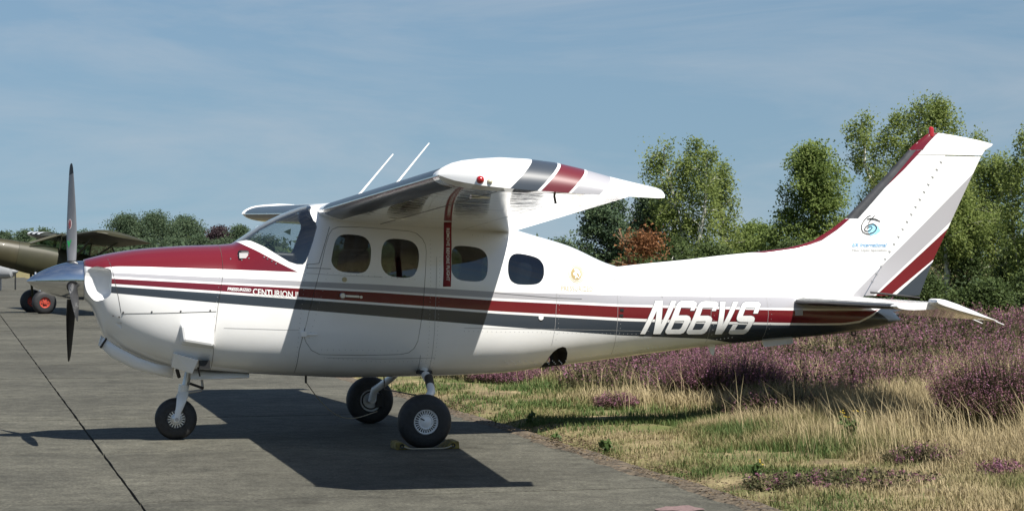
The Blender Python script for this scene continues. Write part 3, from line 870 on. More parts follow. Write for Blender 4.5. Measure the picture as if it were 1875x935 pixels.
def fin_loft(name, rows, xa, xb, m, parent, fmfun=None):
    """rows of photo y; xa, xb give the front and rear edge in photo x at each row"""
    v = []; f = []; fm = []
    us = [0, .01, .03, .06, .10, .16, .25, .35, .5, .65, .8, .92, 1.0]
    prof = [(u, 1) for u in reversed(us)] + [(u, -1) for u in us[1:]]
    n = len(prof)
    for y in rows:
        L0 = P(np.interp(-y, [-r[0] for r in FIN], [r[1] for r in FIN]), y).x
        T0 = P(np.interp(-y, [-r[0] for r in FIN], [r[2] for r in FIN]), y).x
        s0, s1 = P(xa(y), y).x, P(xb(y), y).x; z = P(xa(y), y).z
        for u, sg in prof:
            s = s0 + (s1 - s0) * u; hh = fin_thick(s - L0, T0 - L0, z)
            if u == 0 and abs(s0 - L0) < 1e-6: hh = 0
            zz = P(xa(y) + (xb(y) - xa(y)) * u, y).z * 0 + z
            v.append((s, -sg * hh, zz))
    for i in range(len(rows) - 1):
        for k in range(n):
            a, b = i * n + k, i * n + (k + 1) % n
            f.append((a, b, b + n, a + n))
            um = (prof[k][0] + prof[(k + 1) % n][0]) / 2
            fm.append(fmfun(rows[i], rows[i + 1], um, s0) if fmfun else 0)
    f.append(list(range(n))); f.append([(len(rows) - 1) * n + k for k in range(n)]); fm += [0, 0]
    return mesh(name, v, f, m, parent, True, fm)
le_x = lambda y: float(np.interp(-y, [-r[0] for r in FIN], [r[1] for r in FIN]))
te_x = lambda y: float(np.interp(-y, [-r[0] for r in FIN], [r[2] for r in FIN]))
rows = [575, 555, 540, 520, 505, 496, 490, 488, 485, 482, 478, 475, 471, 468, 464, 461, 457, 454, 451, 448, 444, 440, 430, 420, 410, 399, 385, 370, 350, 330, 310, 295, 284]
fin = fin_loft('tail_fin', rows, le_x, lambda y: hinge_x(y) - .35, [M['fin'], M['maroon']], PLANE, lambda a, b, u, s: 0)
rows_r = [541, 530, 510, 490, 470, 450, 420, 390, 360, 330, 305, 286]
rudder = fin_loft('rudder', rows_r, lambda y: hinge_x(y) + .35, te_x, [M['fin']], fin)
rows_c = [283.2, 279, 274, 270, 266, 262, 258, 255, 251, 247, 245, 243.5]
cap = fin_loft('fin_cap', rows_c, le_x, te_x, [M['fin'], M['maroon']], fin)
# leading edge strips: maroon dorsal edge, black boot, maroon cap edge
def edge_strip(name, rows, wpx, m, off=.003):
    v = []; f = []
    for y in rows:
        lx = le_x(y); L0 = P(lx, y).x; T0 = P(te_x(y), y).x; z = P(lx, y).z
        w_ = P(lx + (wpx(y) if callable(wpx) else wpx), y).x - L0
        ring = []
        for u in (1, .7, .4, .15, .0, -.15, -.4, -.7, -1):
            d = abs(u) * w_; hh = fin_thick(d, T0 - L0, z) + off
            if u == 0: ring.append((L0 - off * 1.3, 0, z))
            else: ring.append((L0 + d, -math.copysign(hh, u), z))
        v += ring
    n = 9
    for i in range(len(rows) - 1):
        for k in range(n - 1): f.append((i * n + k, i * n + k + 1, (i + 1) * n + k + 1, (i + 1) * n + k))
    return mesh(name, v, f, m, fin)
edge_strip('leading_edge_strip', [462, 460, 458, 456, 454, 452, 450, 448, 445, 440, 434, 428, 420, 410, 400.5], lambda y: np.interp(-y, [-462, -454, -440, -400], [22, 16, 12, 7]), M['maroon'])
edge_strip('deicing_boot', [399.5, 385, 370, 350, 330, 310, 295, 284, 275], lambda y: np.interp(-y, [-399, -275], [20, 11]), M['finboot'], .004)
edge_strip('leading_edge_strip', [350, 330, 310, 295, 284, 275.5], lambda y: np.interp(-y, [-350, -310, -276], [15.5, 20, 21]), M['maroon'], .002)
edge_strip('leading_edge_strip', [274.5, 266, 258, 251, 247, 243.6], lambda y: np.interp(-y, [-275, -244], [22, 15]), M['maroon'], .004)
MB().lathe([(.027, -.05), (.027, .01), (.024, .03), (.014, .042), (.0001, .046)], P(1705, 240.5), 'z', 20).build('beacon_light', M['red'], fin)
# bead ends along the rudder hinge
bd = MB()
for i in range(17):
    y = 297 + i * 13.6; p = P(hinge_x(y) - 1, y, .0); T0 = P(te_x(y), y).x; L0 = P(le_x(y), y).x
    hh = fin_thick(p.x - L0, T0 - L0, 0)
    bd.box((p.x, -hh - .002, p.z), (.026, .006, .006), 0, Matrix.Rotation(R(28), 3, 'Y'))
tag(bd.build('hinge_bead', M['inkgrey'], fin, False), kind='stuff')
# dark gap below the rudder
gp = MB(); a, b_ = P(1594, 535, .05), P(1684, 545, .05)
gp.tube([a, b_], .010, 6); gp.build('rudder_gap', M['black'], fin)
# fin lettering and the swirl sign
def on_fin(s, z, off=.0025):
    y = CY + (H - z) * F / (D + s * SA)
    L0 = P(le_x(y), y).x; T0 = P(te_x(y), y).x
    return Vector((s, -(fin_thick(s - L0, T0 - L0, z) + off), z))
fp = lambda x, y: (P(x, y, .05).x, P(x, y, .05).z)
a, b_ = fp(1560.5, 451.5), fp(1625, 452.5)
decal('sponsor_lettering', text_bm('6X International', .052, a, 0, shear=.22, width=b_[0] - a[0], bold=.0008), M['blue'], fin, on_fin, .003)
a, b_ = fp(1560.5, 460), fp(1625, 460)
decal('sponsor_lettering', text_bm('Fiber Optic Specialists', .034, a, 0, width=b_[0] - a[0]), M['inkgrey'], fin, on_fin, .003)
z8 = lambda q: [fp(1520 + x / 8.5, 370 + y / 8.5) for x, y in q]
blob = []
for k in range(28):
    an = 2 * math.pi * k / 28; r = 1 + .12 * math.sin(3 * an + 1) + .08 * math.sin(7 * an)
    blob.append(fp(1520 + (675 + 90 * r * math.cos(an)) / 8.5, 370 + (425 + 88 * r * math.sin(an)) / 8.5))
decal('sponsor_sign', fill([blob]), M['cyan'], fin, on_fin, .002)
def stroke(pts, wds): # tapered pen stroke
    pts = [np.array(p) for p in z8(pts)]; l = []; r = []
    for i, p in enumerate(pts):
        d = pts[min(i + 1, len(pts) - 1)] - pts[max(i - 1, 0)]; d /= np.linalg.norm(d); nn = np.array((-d[1], d[0])) * np.interp(i / (len(pts) - 1), [0, .5, 1], wds)
        l.append(on_fin(*(p + nn), .0045)); r.append(on_fin(*(p - nn), .0045))
    mesh('sponsor_sign', l + r, [(i, i + 1, len(l) + i + 1, len(l) + i) for i in range(len(l) - 1)], M['black'], fin)
stroke([(635, 205), (580, 230), (530, 285), (495, 350), (488, 415), (510, 465), (555, 490), (610, 490), (665, 475), (705, 440), (720, 395), (705, 360), (660, 340), (605, 350), (560, 380), (535, 415), (545, 445), (580, 455), (625, 435), (655, 395), (640, 375), (600, 385), (570, 415)], (.0035, .005, .004))
stroke([(575, 262), (640, 258), (710, 270), (780, 303)], (.004, .0085, .004)); stroke([(697, 207), (650, 255), (615, 295), (592, 330)], (.003, .004, .003))

# stabiliser and drooped elevator
ST_R, ST_T = P(1449, 551, .16), P(1643, 561, 1.97)
HR = P(1449, 551, .16).x + .72; 
def stab_pt(t, x, up, side):
    k = (t - .16) / (1.97 - .16); le = ST_R.lerp(ST_T, k); te_s = ST_R.x + .74 + (ST_T.x + .46 - ST_R.x - .74) * k
    c = te_s - le.x; full = c * 1.45
    xx = x * c / full
    return Vector((le.x + c * x, -t * side, le.z + (1 if up else -1) * airfoil(xx, True, .095, 0) * full))
def elev_pt(t, x, up, side):
    k = (t - .16) / (1.97 - .16); le = ST_R.lerp(ST_T, k); h0 = ST_R.x + .75 + (ST_T.x + .47 - ST_R.x - .75) * k
    c = .48 - .06 * k; hh = .028 * (1 - x) ** .8 + .002
    p = Vector((c * x, (1 if up else -1) * hh)); an = R(-17)
    return Vector((h0 + p.x * math.cos(an) - p.y * math.sin(an), -t * side, le.z + p.x * math.sin(an) + p.y * math.cos(an)))
def surf(name, fn, ts, xs, side, m, parent, fmf=None):
    prof = [(x, True) for x in reversed(xs)] + [(x, False) for x in xs if x > 0 or fn is elev_pt]
    n = len(prof); v = [fn(t, x, u, side) for t in ts for x, u in prof]; f = []; fm = []
    for i in range(len(ts) - 1):
        for k in range(n):
            a, b = i * n + k, i * n + (k + 1) % n; f.append((a, b, b + n, a + n))
            xm = (prof[k][0] + prof[(k + 1) % n][0]) / 2
            low = not prof[k][1] or not prof[(k + 1) % n][1]
            fm.append(fmf(xm, low, k == n - 1) if fmf else 0)
    f.append(list(range(n))); f.append([(len(ts) - 1) * n + k for k in range(n)]); fm += [0, 0]
    return mesh(name, v, f, m, parent, True, fm)
xsx = [0, .005, .02, .05, .09, .15, .25, .4, .55, .7, .85, 1]
for side in (1, -1):
    st = surf('stabilizer', stab_pt, [0.02, .16] + list(np.linspace(.3, 1.90, 8)), xsx, side, [M['white'], M['under']], PLANE, lambda xm, low, last: 1 if low else 0)
    surf('deicing_boot', lambda t, x, u, sd: stab_pt(t, x, u, sd) + Vector((-.004 if x < .05 else 0, 0, .003 if u else -.003)), list(np.linspace(.24, 1.86, 8)), [0, .005, .02, .05, .09], side, M['boot'], st)
    surf('stabilizer_tip', stab_pt, [1.902, 1.94, 1.97], [0, .005, .02, .05, .09, .2, .35], side, M['white'], st)
    el = surf('elevator', elev_pt, list(np.linspace(.14, 1.90, 6)), [0, .1, .3, .6, .85, 1], side, [M['white'], M['under']], st, lambda xm, low, last: 1 if low else 0)
    # horn-balanced elevator tip
    an = R(-17); k = 1.0; h0 = ST_T.x + .47
    q = []
    for (a, hh) in ((-.16, .012), (-.14, .026), (-.08, .034), (.05, .032), (.2, .022), (.33, .010), (.425, .002)): q.append((a, hh))
    v = []; f = []; ts = [1.905, 1.93, 2.05, 2.075]
    for t in ts:
        sc = 1.0 if t < 2.06 else .55
        for a, hh in q: v.append((h0 + a * math.cos(an) - hh * sc * math.sin(an), -t * side, ST_T.z + a * math.sin(an) + hh * sc * math.cos(an)))
        for a, hh in reversed(q): v.append((h0 + a * math.cos(an) + hh * sc * math.sin(an), -t * side, ST_T.z + a * math.sin(an) - hh * sc * math.cos(an)))
    n = 2 * len(q)
    for i in range(3):
        for kk in range(n): f.append((i * n + kk, i * n + (kk + 1) % n, (i + 1) * n + (kk + 1) % n, (i + 1) * n + kk))
    f.append(list(range(n))); f.append([3 * n + kk for kk in range(n)])
    mesh('elevator_tip', v, f, M['white'], st)
    for t in (1.55, 1.99):
        a = elev_pt(min(t, 1.9), 1, True, side); a.y = -t * side
        MB().tube([a, a + Vector((.10, 0, -.04))], .004, 6).build('static_wick', M['textwhite'], st)
# tail tie-down ring, belly aerial fins and tail cone cap
tr = MB(); c = P(1563, 610, .0); tr.tube([c + Vector((.022 * math.cos(a), 0, .022 * math.sin(a))) for a in np.linspace(0, 2 * math.pi, 17)], .006, 6); tr.build('tie_down_ring', M['black'], fuselage)
def blade_fin(name, pts, t, th, m, par):
    q = [P(x, y, t) for x, y in pts]; n = len(q)
    v = [(p.x, p.y - th / 2, p.z) for p in q] + [(p.x, p.y + th / 2, p.z) for p in q]
    return mesh(name, v, [list(range(n)), [n + i for i in range(n)][::-1]] + [(i, (i + 1) % n, n + (i + 1) % n, n + i) for i in range(n)], m, par, False)
blade_fin('belly_aerial', [(1392, 618), (1450, 612), (1452, 628), (1399, 635)], .02, .02, M['white'], fuselage)
blade_fin('belly_aerial', [(1294, 628), (1310, 626), (1307, 650), (1302, 649)], .02, .016, M['white'], fuselage)
# ------------------------------------------------------------------ propeller
prop = empty('propeller'); prop.parent = PLANE
HUB = P(132, 514); SPB = P(151.5, 513)
sp = MB(); spx = SPB.x - P(48, 512).x
prof = [(.001, 0)] + [(.172 * math.sin(math.pi / 2 * min(1, (k / 16) ** .98)) ** .80, spx * k / 16) for k in range(1, 17)] + [(.172, spx + .004), (.10, spx + .006)]
sp.lathe([(r, h) for r, h in prof], (P(48, 512).x, 0, HUB.z), 'x', 48)
sp.build('spinner', M['chrome'], prop)
MB().lathe([(.02, .006), (.165, .006), (.165, .03), (.1, .03)], (SPB.x, 0, HUB.z), 'x', 40).build('back_plate', M['black'], prop)
DEL = R(13.5); RP = 1.05
for i in range(3):
    ph = DEL + 2 * math.pi * i / 3          # from straight up, turning towards the aeroplane's right (away from the camera)
    rad = Vector((0, math.sin(ph), math.cos(ph))); tan = Vector((0, math.cos(ph), -math.sin(ph))); ax = Vector((1, 0, 0))
    rs = [.10, .16, .22, .30, .42, .55, .70, .85, .95, 1.01, 1.04, RP]
    ch = [.075, .08, .095, .112, .128, .132, .125, .108, .09, .072, .05, .018]
    th = [.07, .065, .05, .036, .026, .02, .016, .012, .009, .007, .005, .003]
    v = []; f = []; fm = []; n = 14
    for r, c, tk in zip(rs, ch, th):
        beta = R(np.interp(r, [.1, .3, .6, 1.05], [58, 47, 33, 22]))
        cd = tan * math.cos(beta) - ax * math.sin(beta); nd = tan * math.sin(beta) + ax * math.cos(beta)
        for k in range(n):
            a = 2 * math.pi * k / n
            v.append(Vector((HUB.x, 0, HUB.z)) + rad * r + cd * (c / 2 * math.cos(a)) + nd * (tk / 2 * math.sin(a)))
    for j in range(len(rs) - 1):
        for k in range(n):
            a, b = j * n + k, j * n + (k + 1) % n; f.append((a, b, b + n, a + n))
            back = math.sin(2 * math.pi * (k + .5) / n) > 0
            rm = (rs[j] + rs[j + 1]) / 2
            fm.append(1 if back else (2 if .90 < rm < .97 else (1 if rm >= .97 else 0)))
    f.append([(len(rs) - 1) * n + k for k in range(n)]); fm.append(1)
    bl = mesh('blade', v, f, [M['bladegrey'], M['bladeblack'], M['textwhite']], prop, True, fm)
    MB().tube([Vector((HUB.x, 0, HUB.z)) + rad * .09, Vector((HUB.x, 0, HUB.z)) + rad * .168], .052, 20).build('blade_root', M['black'], bl)
    if i == 0:
        # maker's decals: red ringed oval, green triangle
        def on_blade(r, u, off):
            beta = R(np.interp(r, [.1, .3, .6, 1.05], [58, 47, 33, 22])); c = np.interp(r, rs, ch); tk = np.interp(r, rs, th)
            cd = tan * math.cos(beta) - ax * math.sin(beta); nd = tan * math.sin(beta) + ax * math.cos(beta)
            q = math.sqrt(max(0, 1 - (2 * u / c) ** 2))
            return Vector((HUB.x, 0, HUB.z)) + rad * r + cd * u - nd * (tk / 2 * q + off)
        for (rr, ru, m_, of) in ((.045, .026, M['textwhite'], .0012), (.040, .021, M['redplain'], .0024), (.032, .015, M['bladegrey'], .0036), (.024, .005, M['redplain'], .0048)):
            v = [on_blade(.505 + rr * math.cos(2 * math.pi * k / 20), .01 + ru * math.sin(2 * math.pi * k / 20), of) for k in range(20)]
            mesh('blade_decal', v, [list(range(20))], m_, bl, False)
        mesh('blade_decal', [on_blade(.36, -.015, .0015), on_blade(.36, .045, .0015), on_blade(.29, .018, .0015)], [(0, 1, 2)], M['green'], bl, False)

# ------------------------------------------------------------------ landing gear
def tyre(name, c, r, wd, parent, m=None):
    prof = []
    rr = r * .47
    for k in range(25):
        a = math.pi * (k / 24) * 1.0
        prof.append((rr + (r - rr) * math.sin(a) ** .62, -wd / 2 * math.copysign(abs(math.cos(a)) ** .75, math.cos(a))))
    prof.append(prof[0])
    b = MB(); b.lathe(prof, c, 'y', 56)
    # flat spot on the ground
    b.v = [(x, y, max(z, .004)) for x, y, z in b.v]
    return b.build(name, M['rubber'], parent)
def groove(c, r, wd, parent):
    for o in (-.22, 0, .22):
        b = MB(); b.lathe([(r + .0006, o * wd - .004), (r - .004, o * wd - .002), (r - .004, o * wd + .002), (r + .0006, o * wd + .004)], c, 'y', 56)
def axle_wheel(parent, c, r, wd, face, kind):
    tyre('tyre', c, r, wd, parent)
    f = face
    y = lambda d: d * f * -1   # d > 0: out of the visible face (towards -y when face = +1)
    hub = MB(); R0 = r * .47
    hub.lathe([(R0 * 1.03, y(wd * .40)), (R0 * .93, y(wd * .47)), (R0 * .86, y(wd * .42)), (R0 * .84, y(wd * .30)), (R0 * .2, y(wd * .28))], c, 'y', 48, 0)
    hub.build('wheel_rim', M['textwhite'] if kind != 'nose' else M['alu'], parent)
    dk = MB(); dk.lathe([(R0 * .83, y(wd * .315)), (R0 * .3, y(wd * .315))], c, 'y', 40); dk.build('wheel_recess', M['black'], parent)
    if kind in ('main', 'nose'):
        nb = 26 if kind == 'main' else 18
        fins = MB()
        for k in range(nb):
            a = 2 * math.pi * k / nb; m_ = (R0 * .56 + R0 * .86) / 2
            fins.box((c[0] + m_ * math.cos(a), c[1] + y(wd * .37), c[2] + m_ * math.sin(a)), (R0 * .32, wd * .14, R0 * (.062 if kind == 'main' else .12)), 0, Matrix.Rotation(-a, 3, 'Y'))
        tag(fins.build('wheel_vane', M['textwhite'] if kind == 'main' else M['alu'], parent, False), kind='stuff')
        cp = MB(); cp.lathe([(R0 * .58, y(wd * .33)), (R0 * .58, y(wd * .45)), (R0 * .52, y(wd * .46)), (R0 * .48, y(wd * .40)), (R0 * .3, y(wd * .47)), (R0 * .12, y(wd * .50)), (.0005, y(wd * .505))], c, 'y', 40)
        cp.build('hub_cap', M['textwhite'] if kind == 'main' else M['alu'], parent)
        if kind == 'main':
            k = MB(); k.box((c[0] - .03, c[1] + y(wd * .47), c[2] + .022), (.04, .006, .01), 0, Matrix.Rotation(.5, 3, 'Y')); k.build('valve', M['black'], parent)
    else:
        bk = MB(); bk.lathe([(R0 * .70, y(wd * .33)), (R0 * .70, y(wd * .40)), (R0 * .28, y(wd * .40))], c, 'y', 32); bk.build('brake_disc', M['steel'], parent)
        cl = MB(); cl.box((c[0] + .075, c[1] + y(wd * .5), c[2] + .0), (.07, .07, .13)); bevel(cl.build('brake_caliper', M['black'], parent, False), .008)

RM, WM = .226, .165
near_g = empty('main_gear'); near_g.parent = PLANE
far_g = empty('main_gear'); far_g.parent = PLANE
TW = 1.33
cn = P(777, 773, TW); cn = (cn.x, -TW, RM - .004); cf = (cn[0], TW, RM - .004)
axle_wheel(near_g, cn, RM, WM, 1, 'main')
axle_wheel(far_g, cf, RM, WM, 1, 'brake')
for g, sd, c in ((near_g, -1, cn), (far_g, 1, cf)):
    root = P(777, 681, .42); kx = P(765, 718, .95)
    pts = [Vector((root.x, sd * .30, root.z + .10)), Vector((root.x, sd * .46, root.z - .02)), Vector((root.x - .02, sd * .74, root.z - .06)), Vector((root.x - .05, sd * .98, root.z - .14)), Vector((cn[0] + .01, sd * 1.13, .33)), Vector((cn[0], sd * 1.20, RM))]
    b = MB(); b.tube(pts, [.040, .039, .036, .034, .034, .04], 14); b.build('gear_leg', M['white'], g)
    st = [pts[2].lerp(pts[3], -.3), pts[2].lerp(pts[3], .45)]
    if sd > 0: st = [pts[1].lerp(pts[2], .1), pts[1].lerp(pts[2], .3)]
    b = MB(); b.tube([st[0], st[1]], [.0395, .0375], 14); b.build('step_pad', M['black'], g)
    b = MB(); b.tube([Vector((cn[0], sd * 1.16, RM)), Vector((cn[0], sd * 1.27, RM))], .03, 12); b.build('axle', M['steel'], g)
    b = MB(); b.lathe([(.075, -.012), (.07, .012), (.04, .02)], (root.x, sd * .42, root.z - .0), 'z', 20); b.build('leg_seal', M['black'], g)

nose = empty('nose_gear'); nose.parent = PLANE
RN, WN = .183, .125
c0 = P(322, 760, 0); cN = (c0.x, 0, RN - .004)
axle_wheel(nose, cN, RN, WN, 1, 'nose')
top = P(347, 672, 0); low = P(333, 715, 0)
ft = Vector((P(336, 722).x, 0, P(336, 722).z))
b = MB(); b.tube([top + Vector((.02, 0, .10)), top, ft], [.032, .032, .030], 16); b.build('oleo_strut', M['alu'], nose)
b = MB(); b.tube([ft + Vector((0.004, 0, .085)), ft + Vector((-.012, 0, -.01))], [.046, .042], 16); b.build('strut_collar', M['white'], nose)
for sd in (-1, 1):
    v = []; f = []
    rr = [(ft + Vector((0, sd * .01, .03)), .045, .03), (ft + Vector((-.015, sd * .06, -.02)), .048, .02), (ft + Vector((-.035, sd * .083, -.09)), .036, .014), (Vector((cN[0] + .008, sd * .086, cN[2] + .04)), .026, .012), (Vector((cN[0], sd * .086, cN[2] - .022)), .022, .012)]
    for p, hx, hy in rr:
        for k in range(12):
            a = 2 * math.pi * k / 12; v.append(p + Vector((hx * math.cos(a), hy * math.sin(a), 0)))
    for i in range(len(rr) - 1):
        for k in range(12): f.append((i * 12 + k, i * 12 + (k + 1) % 12, (i + 1) * 12 + (k + 1) % 12, (i + 1) * 12 + k))
    f.append(list(range(12))); f.append([48 + k for k in range(12)])
    mesh('fork_arm', v, f, M['white'], nose)
b = MB(); b.tube([(cN[0], -.11, cN[2]), (cN[0], .11, cN[2])], .016, 12); b.build('axle', M['steel'], nose)
b = MB(); b.tube([ft + Vector((.04, 0, .02)), ft + Vector((.15, 0, .035)), ft + Vector((.165, 0, .07)), top + Vector((.10, 0, -.05)), top + Vector((.03, 0, -.02))], [.014, .012, .012, .012, .014], 8); b.build('torque_link', M['steel'], nose)
b = MB(); b.tube([ft + Vector((.05, -.05, .10)), ft + Vector((.17, -.05, .055))], .012, 8); b.build('shimmy_damper', M['black'], nose)

# nose gear doors, cowl flap, exhaust shroud
def sheet(name, pts, th, m, par):
    """curved plate through a grid of points, given thickness"""
    nr, nc = len(pts), len(pts[0]); v = [p for r in pts for p in r]; f = []
    for i in range(nr - 1):
        for k in range(nc - 1): f.append((i * nc + k, i * nc + k + 1, (i + 1) * nc + k + 1, (i + 1) * nc + k))
    o = mesh(name, v, f, m, par)
    md = o.modifiers.new('thickness', 'SOLIDIFY'); md.thickness = th; md.offset = 0
    return o
up = [(188, 618), (215, 636), (252, 655), (284, 666), (318, 673)]; lo = [(183, 634), (206, 655), (246, 675), (284, 685), (316, 692)]
gate = []
for (x, y), (x2, y2) in zip(up, lo):
    a, c = P(x + 1, y - 1, .20), P(x2, y2, .17)
    gate.append([a, a.lerp(c, .5), c])
sheet('gear_door', gate, .012, M['white'], cowling)
gate = [[Vector((p.x, -p.y, p.z)) for p in r] for r in gate]
sheet('gear_door', gate, .012, M['white'], cowling)
b = MB(); b.tube([P(195, 619, .21), P(184, 636, .18)], .009, 6); b.build('door_seal', M['black'], cowling)
# flat rear gear door below the belly
for sd in (1, -1):
    q = [[P(349, 676, .10), P(400, 678, .10), P(456, 681, .10)], [P(349, 694, .22), P(400, 693, .22), P(456.5, 690.5, .22)]]
    sheet('rear_gear_door', [[Vector((p.x, p.y * sd, p.z)) for p in r] for r in q], .012, M['white'], fuselage)
# open wedge-shaped cowl flap
def solid(name, pts, faces, m, par, bv=.006):
    o = mesh(name, pts, faces, m, par, False); bevel(o, bv); return o
A = [P(318, 645, .50), P(365, 659, .53), P(352, 682, .44), P(322, 672, .40)]
A = [P(318, 646, .44), P(364, 659, .47), P(352, 684, .40), P(314, 672, .34)]
B = [p + Vector((0, .24, .02)) for p in A]
solid('cowl_flap', A + B, [(0, 1, 2, 3), (4, 7, 6, 5), (0, 4, 5, 1), (1, 5, 6, 2), (2, 6, 7, 3), (3, 7, 4, 0)], M['white'], cowling)
b = MB(); b.box(P(374, 667, .43), (.09, .08, .07)); b.build('outlet_gap', M['black'], cowling, False)
b = MB(); b.tube([P(362, 672, .45), P(366, 688, .42)], .007, 6); b.build('flap_hinge', M['black'], cowling, False); b = MB(); b.tube([P(324, 676, .34), P(328, 690, .30)], .016, 6); b.build('flap_hinge', M['black'], cowling, False)
# boxy bulge on the cowling side
t0, t1 = .50, .585
A = [P(331, 595, t1), P(393, 590, t1), P(391, 634, t1), P(336, 625, t1)]
I = [P(329, 590, .49), P(395, 584, .50), P(394, 640, .46), P(329, 632, .44)]
solid('side_blister', A + I, [(0, 1, 2, 3), (4, 7, 6, 5), (0, 4, 5, 1), (1, 5, 6, 2), (2, 6, 7, 3), (3, 7, 4, 0)], M['white'], cowling, .022)
# white cheek bulge around the inlet is part of the cowling; door hinge, handle, lock, vents
p = on_hull(*hull_pt(627, 541)); b = MB(); b.lathe([(.001, -.016), (.022, -.014), (.028, -.004), (.028, .01)], p, 'y', 24); b.lathe([(.020, -.0145), (.018, -.017), (.001, -.017)], p, 'y', 24); 
b.build('door_latch', M['alu'], door)
b = MB(); b.box(p + Vector((.085, -.006, -.006)), (.12, .012, .024), 0, Matrix.Rotation(R(3), 3, 'Y')); bevel(b.build('door_handle', M['alu'], door, False), .005)
b = MB(); q = on_hull(*hull_pt(661, 543.5)); b.lathe([(.001, -.006), (.012, -.006), (.014, .004)], q, 'y', 14); b.build('door_lock', M['alu'], door)
q = on_hull(*hull_pt(630.5, 511.5)); b = MB(); b.lathe([(.001, -.004), (.017, -.004), (.022, .002)], q, 'y', 20); b.build('vent_plug', M['palegold'], door)
q = on_hull(*hull_pt(556, 611)); b = MB(); b.box(q + Vector((0, -.008, 0)), (.05, .025, .05)); b.box(q + Vector((.07, -.008, -.004)), (.10, .012, .02)); bevel(b.build('door_hinge', M['white'], door, False), .006)
q = on_hull(*hull_pt(990, 581)); b = MB(); b.lathe([(.001, -.004), (.022, -.004), (.024, .003)], q, 'y', 20); b.build('static_port', M['textwhite'], fuselage)
for x, y in ((1138, 567), (1137, 577)):
    q = on_hull(*hull_pt(x, y)); b = MB(); b.box(q, (.036, .006, .022)); b.build('tail_grille', M['black'], fuselage, False)
q = on_hull(*hull_pt(1463, 572)); b = MB(); b.box(q, (.075, .006, .05)); b.build('data_plate', M['grey'], fuselage, False)
q = on_hull(*hull_pt(449, 469)); b = MB(); b.box(q + Vector((0, 0, .0)), (.075, .022, .05), 0, Matrix.Rotation(R(-25), 3, 'X')); b.build('vent_plate', M['lap'], fuselage, False)
b = MB()
for x, y in ((440, 468), (458, 464), (458, 473), (449, 462), (425, 474), (445, 476), (485, 471), (491, 474), (499, 478), (506, 483)):
    b.lathe([(.001, -.005), (.006, -.004), (.008, .002)], on_hull(*hull_pt(x, y), .001), 'y', 8)
tag(b.build('screw', M['alu'], fuselage), kind='stuff')
b = MB()
for k in range(42):
    x = 1060 + k * 6.9; y = 655 - (x - 1060) * .133 + 0
    t_ = half_width(P(x, y, .3).x) * .8; p0 = P(x, y, t_); q = on_hull(p0.x, p0.z, .0005); b.lathe([(.001, -.003), (.004, -.0025), (.006, .001)], q, 'y', 6)
for k in range(30):
    x = 925 + k * 4.4; y = 661 + (k % 3) * 3
    p0 = P(x, y, .45); q = on_hull(p0.x, p0.z, .0005); b.lathe([(.001, -.003), (.004, -.0025), (.006, .001)], q, 'y', 6)
tag(b.build('rivet', M['textwhite'], fuselage), kind='stuff')
# drain mast and belly pins
b = MB(); b.tube([P(560, 684, .1), P(560, 701, .1)], .010, 8); b.build('drain_mast', M['black'], fuselage)
# ------------------------------------------------------------------ cabin
def seat(s, y, z, hh=.62):
    r = empty('seat'); r.parent = PLANE
    b = MB(); b.box((s, y, z + .16), (.48, .44, .16), 0, Matrix.Rotation(R(6), 3, 'Y')); bevel(b.build('seat_cushion', M['seat'], r), .05, 3)
    b = MB(); b.box((s + .26, y, z + .16 + hh / 2), (.13, .44, hh), 0, Matrix.Rotation(R(12), 3, 'Y')); bevel(b.build('seat_back', M['seat'], r), .05, 3)
    b = MB(); b.box((s + .33, y, z + .22 + hh), (.10, .26, .16), 0, Matrix.Rotation(R(12), 3, 'Y')); bevel(b.build('head_rest', M['seat'], r), .04, 3)
fz = P(700, 640).z
for x, hh in ((585, .60), (730, .60), (880, .50)):
    for y in (-.27, .27): seat(P(x, 600).x, y, fz + .12 + (.02 if x < 600 else 0), hh)
b = MB(); b.box((P(700, 600).x, 0, fz + .08), (2.9, .72, .04)); b.build('cabin_floor', M['interior'], PLANE, False)
v = [(P(452, 0).x, 0, 0)]
dz = P(470, 458).z
b = MB(); b.box((P(478, 0).x, 0, dz - .06), (.50, .88, .10), 0, Matrix.Rotation(R(3), 3, 'Y')); bevel(b.build('glare_shield', M['black'], PLANE), .03, 3)
b = MB(); b.box((P(500, 0).x, 0, dz - .26), (.06, .98, .38)); b.build('instrument_panel', M['black'], PLANE, False)
b = MB()
b.tube([(P(505, 0).x, -.27, dz - .2), (P(530, 0).x, -.27, dz - .17)], .016, 8)
b.tube([(P(530, 0).x, -.42, dz - .08), (P(530, 0).x, -.40, dz - .17), (P(530, 0).x, -.14, dz - .17), (P(530, 0).x, -.12, dz - .08)], .014, 8); b.build('control_yoke', M['black'], PLANE)
# centre post and edge frame of the windscreen
cp = [(x, y) for x, y in TOP if 425 < x < 572]
b = MB(); b.tube([P(x, y + 1.5, 0) + Vector((0.01, 0, -.012)) for x, y in [(424, 446.5)] + cp], .02, 8); b.build('center_post', M['interior'], windshield)
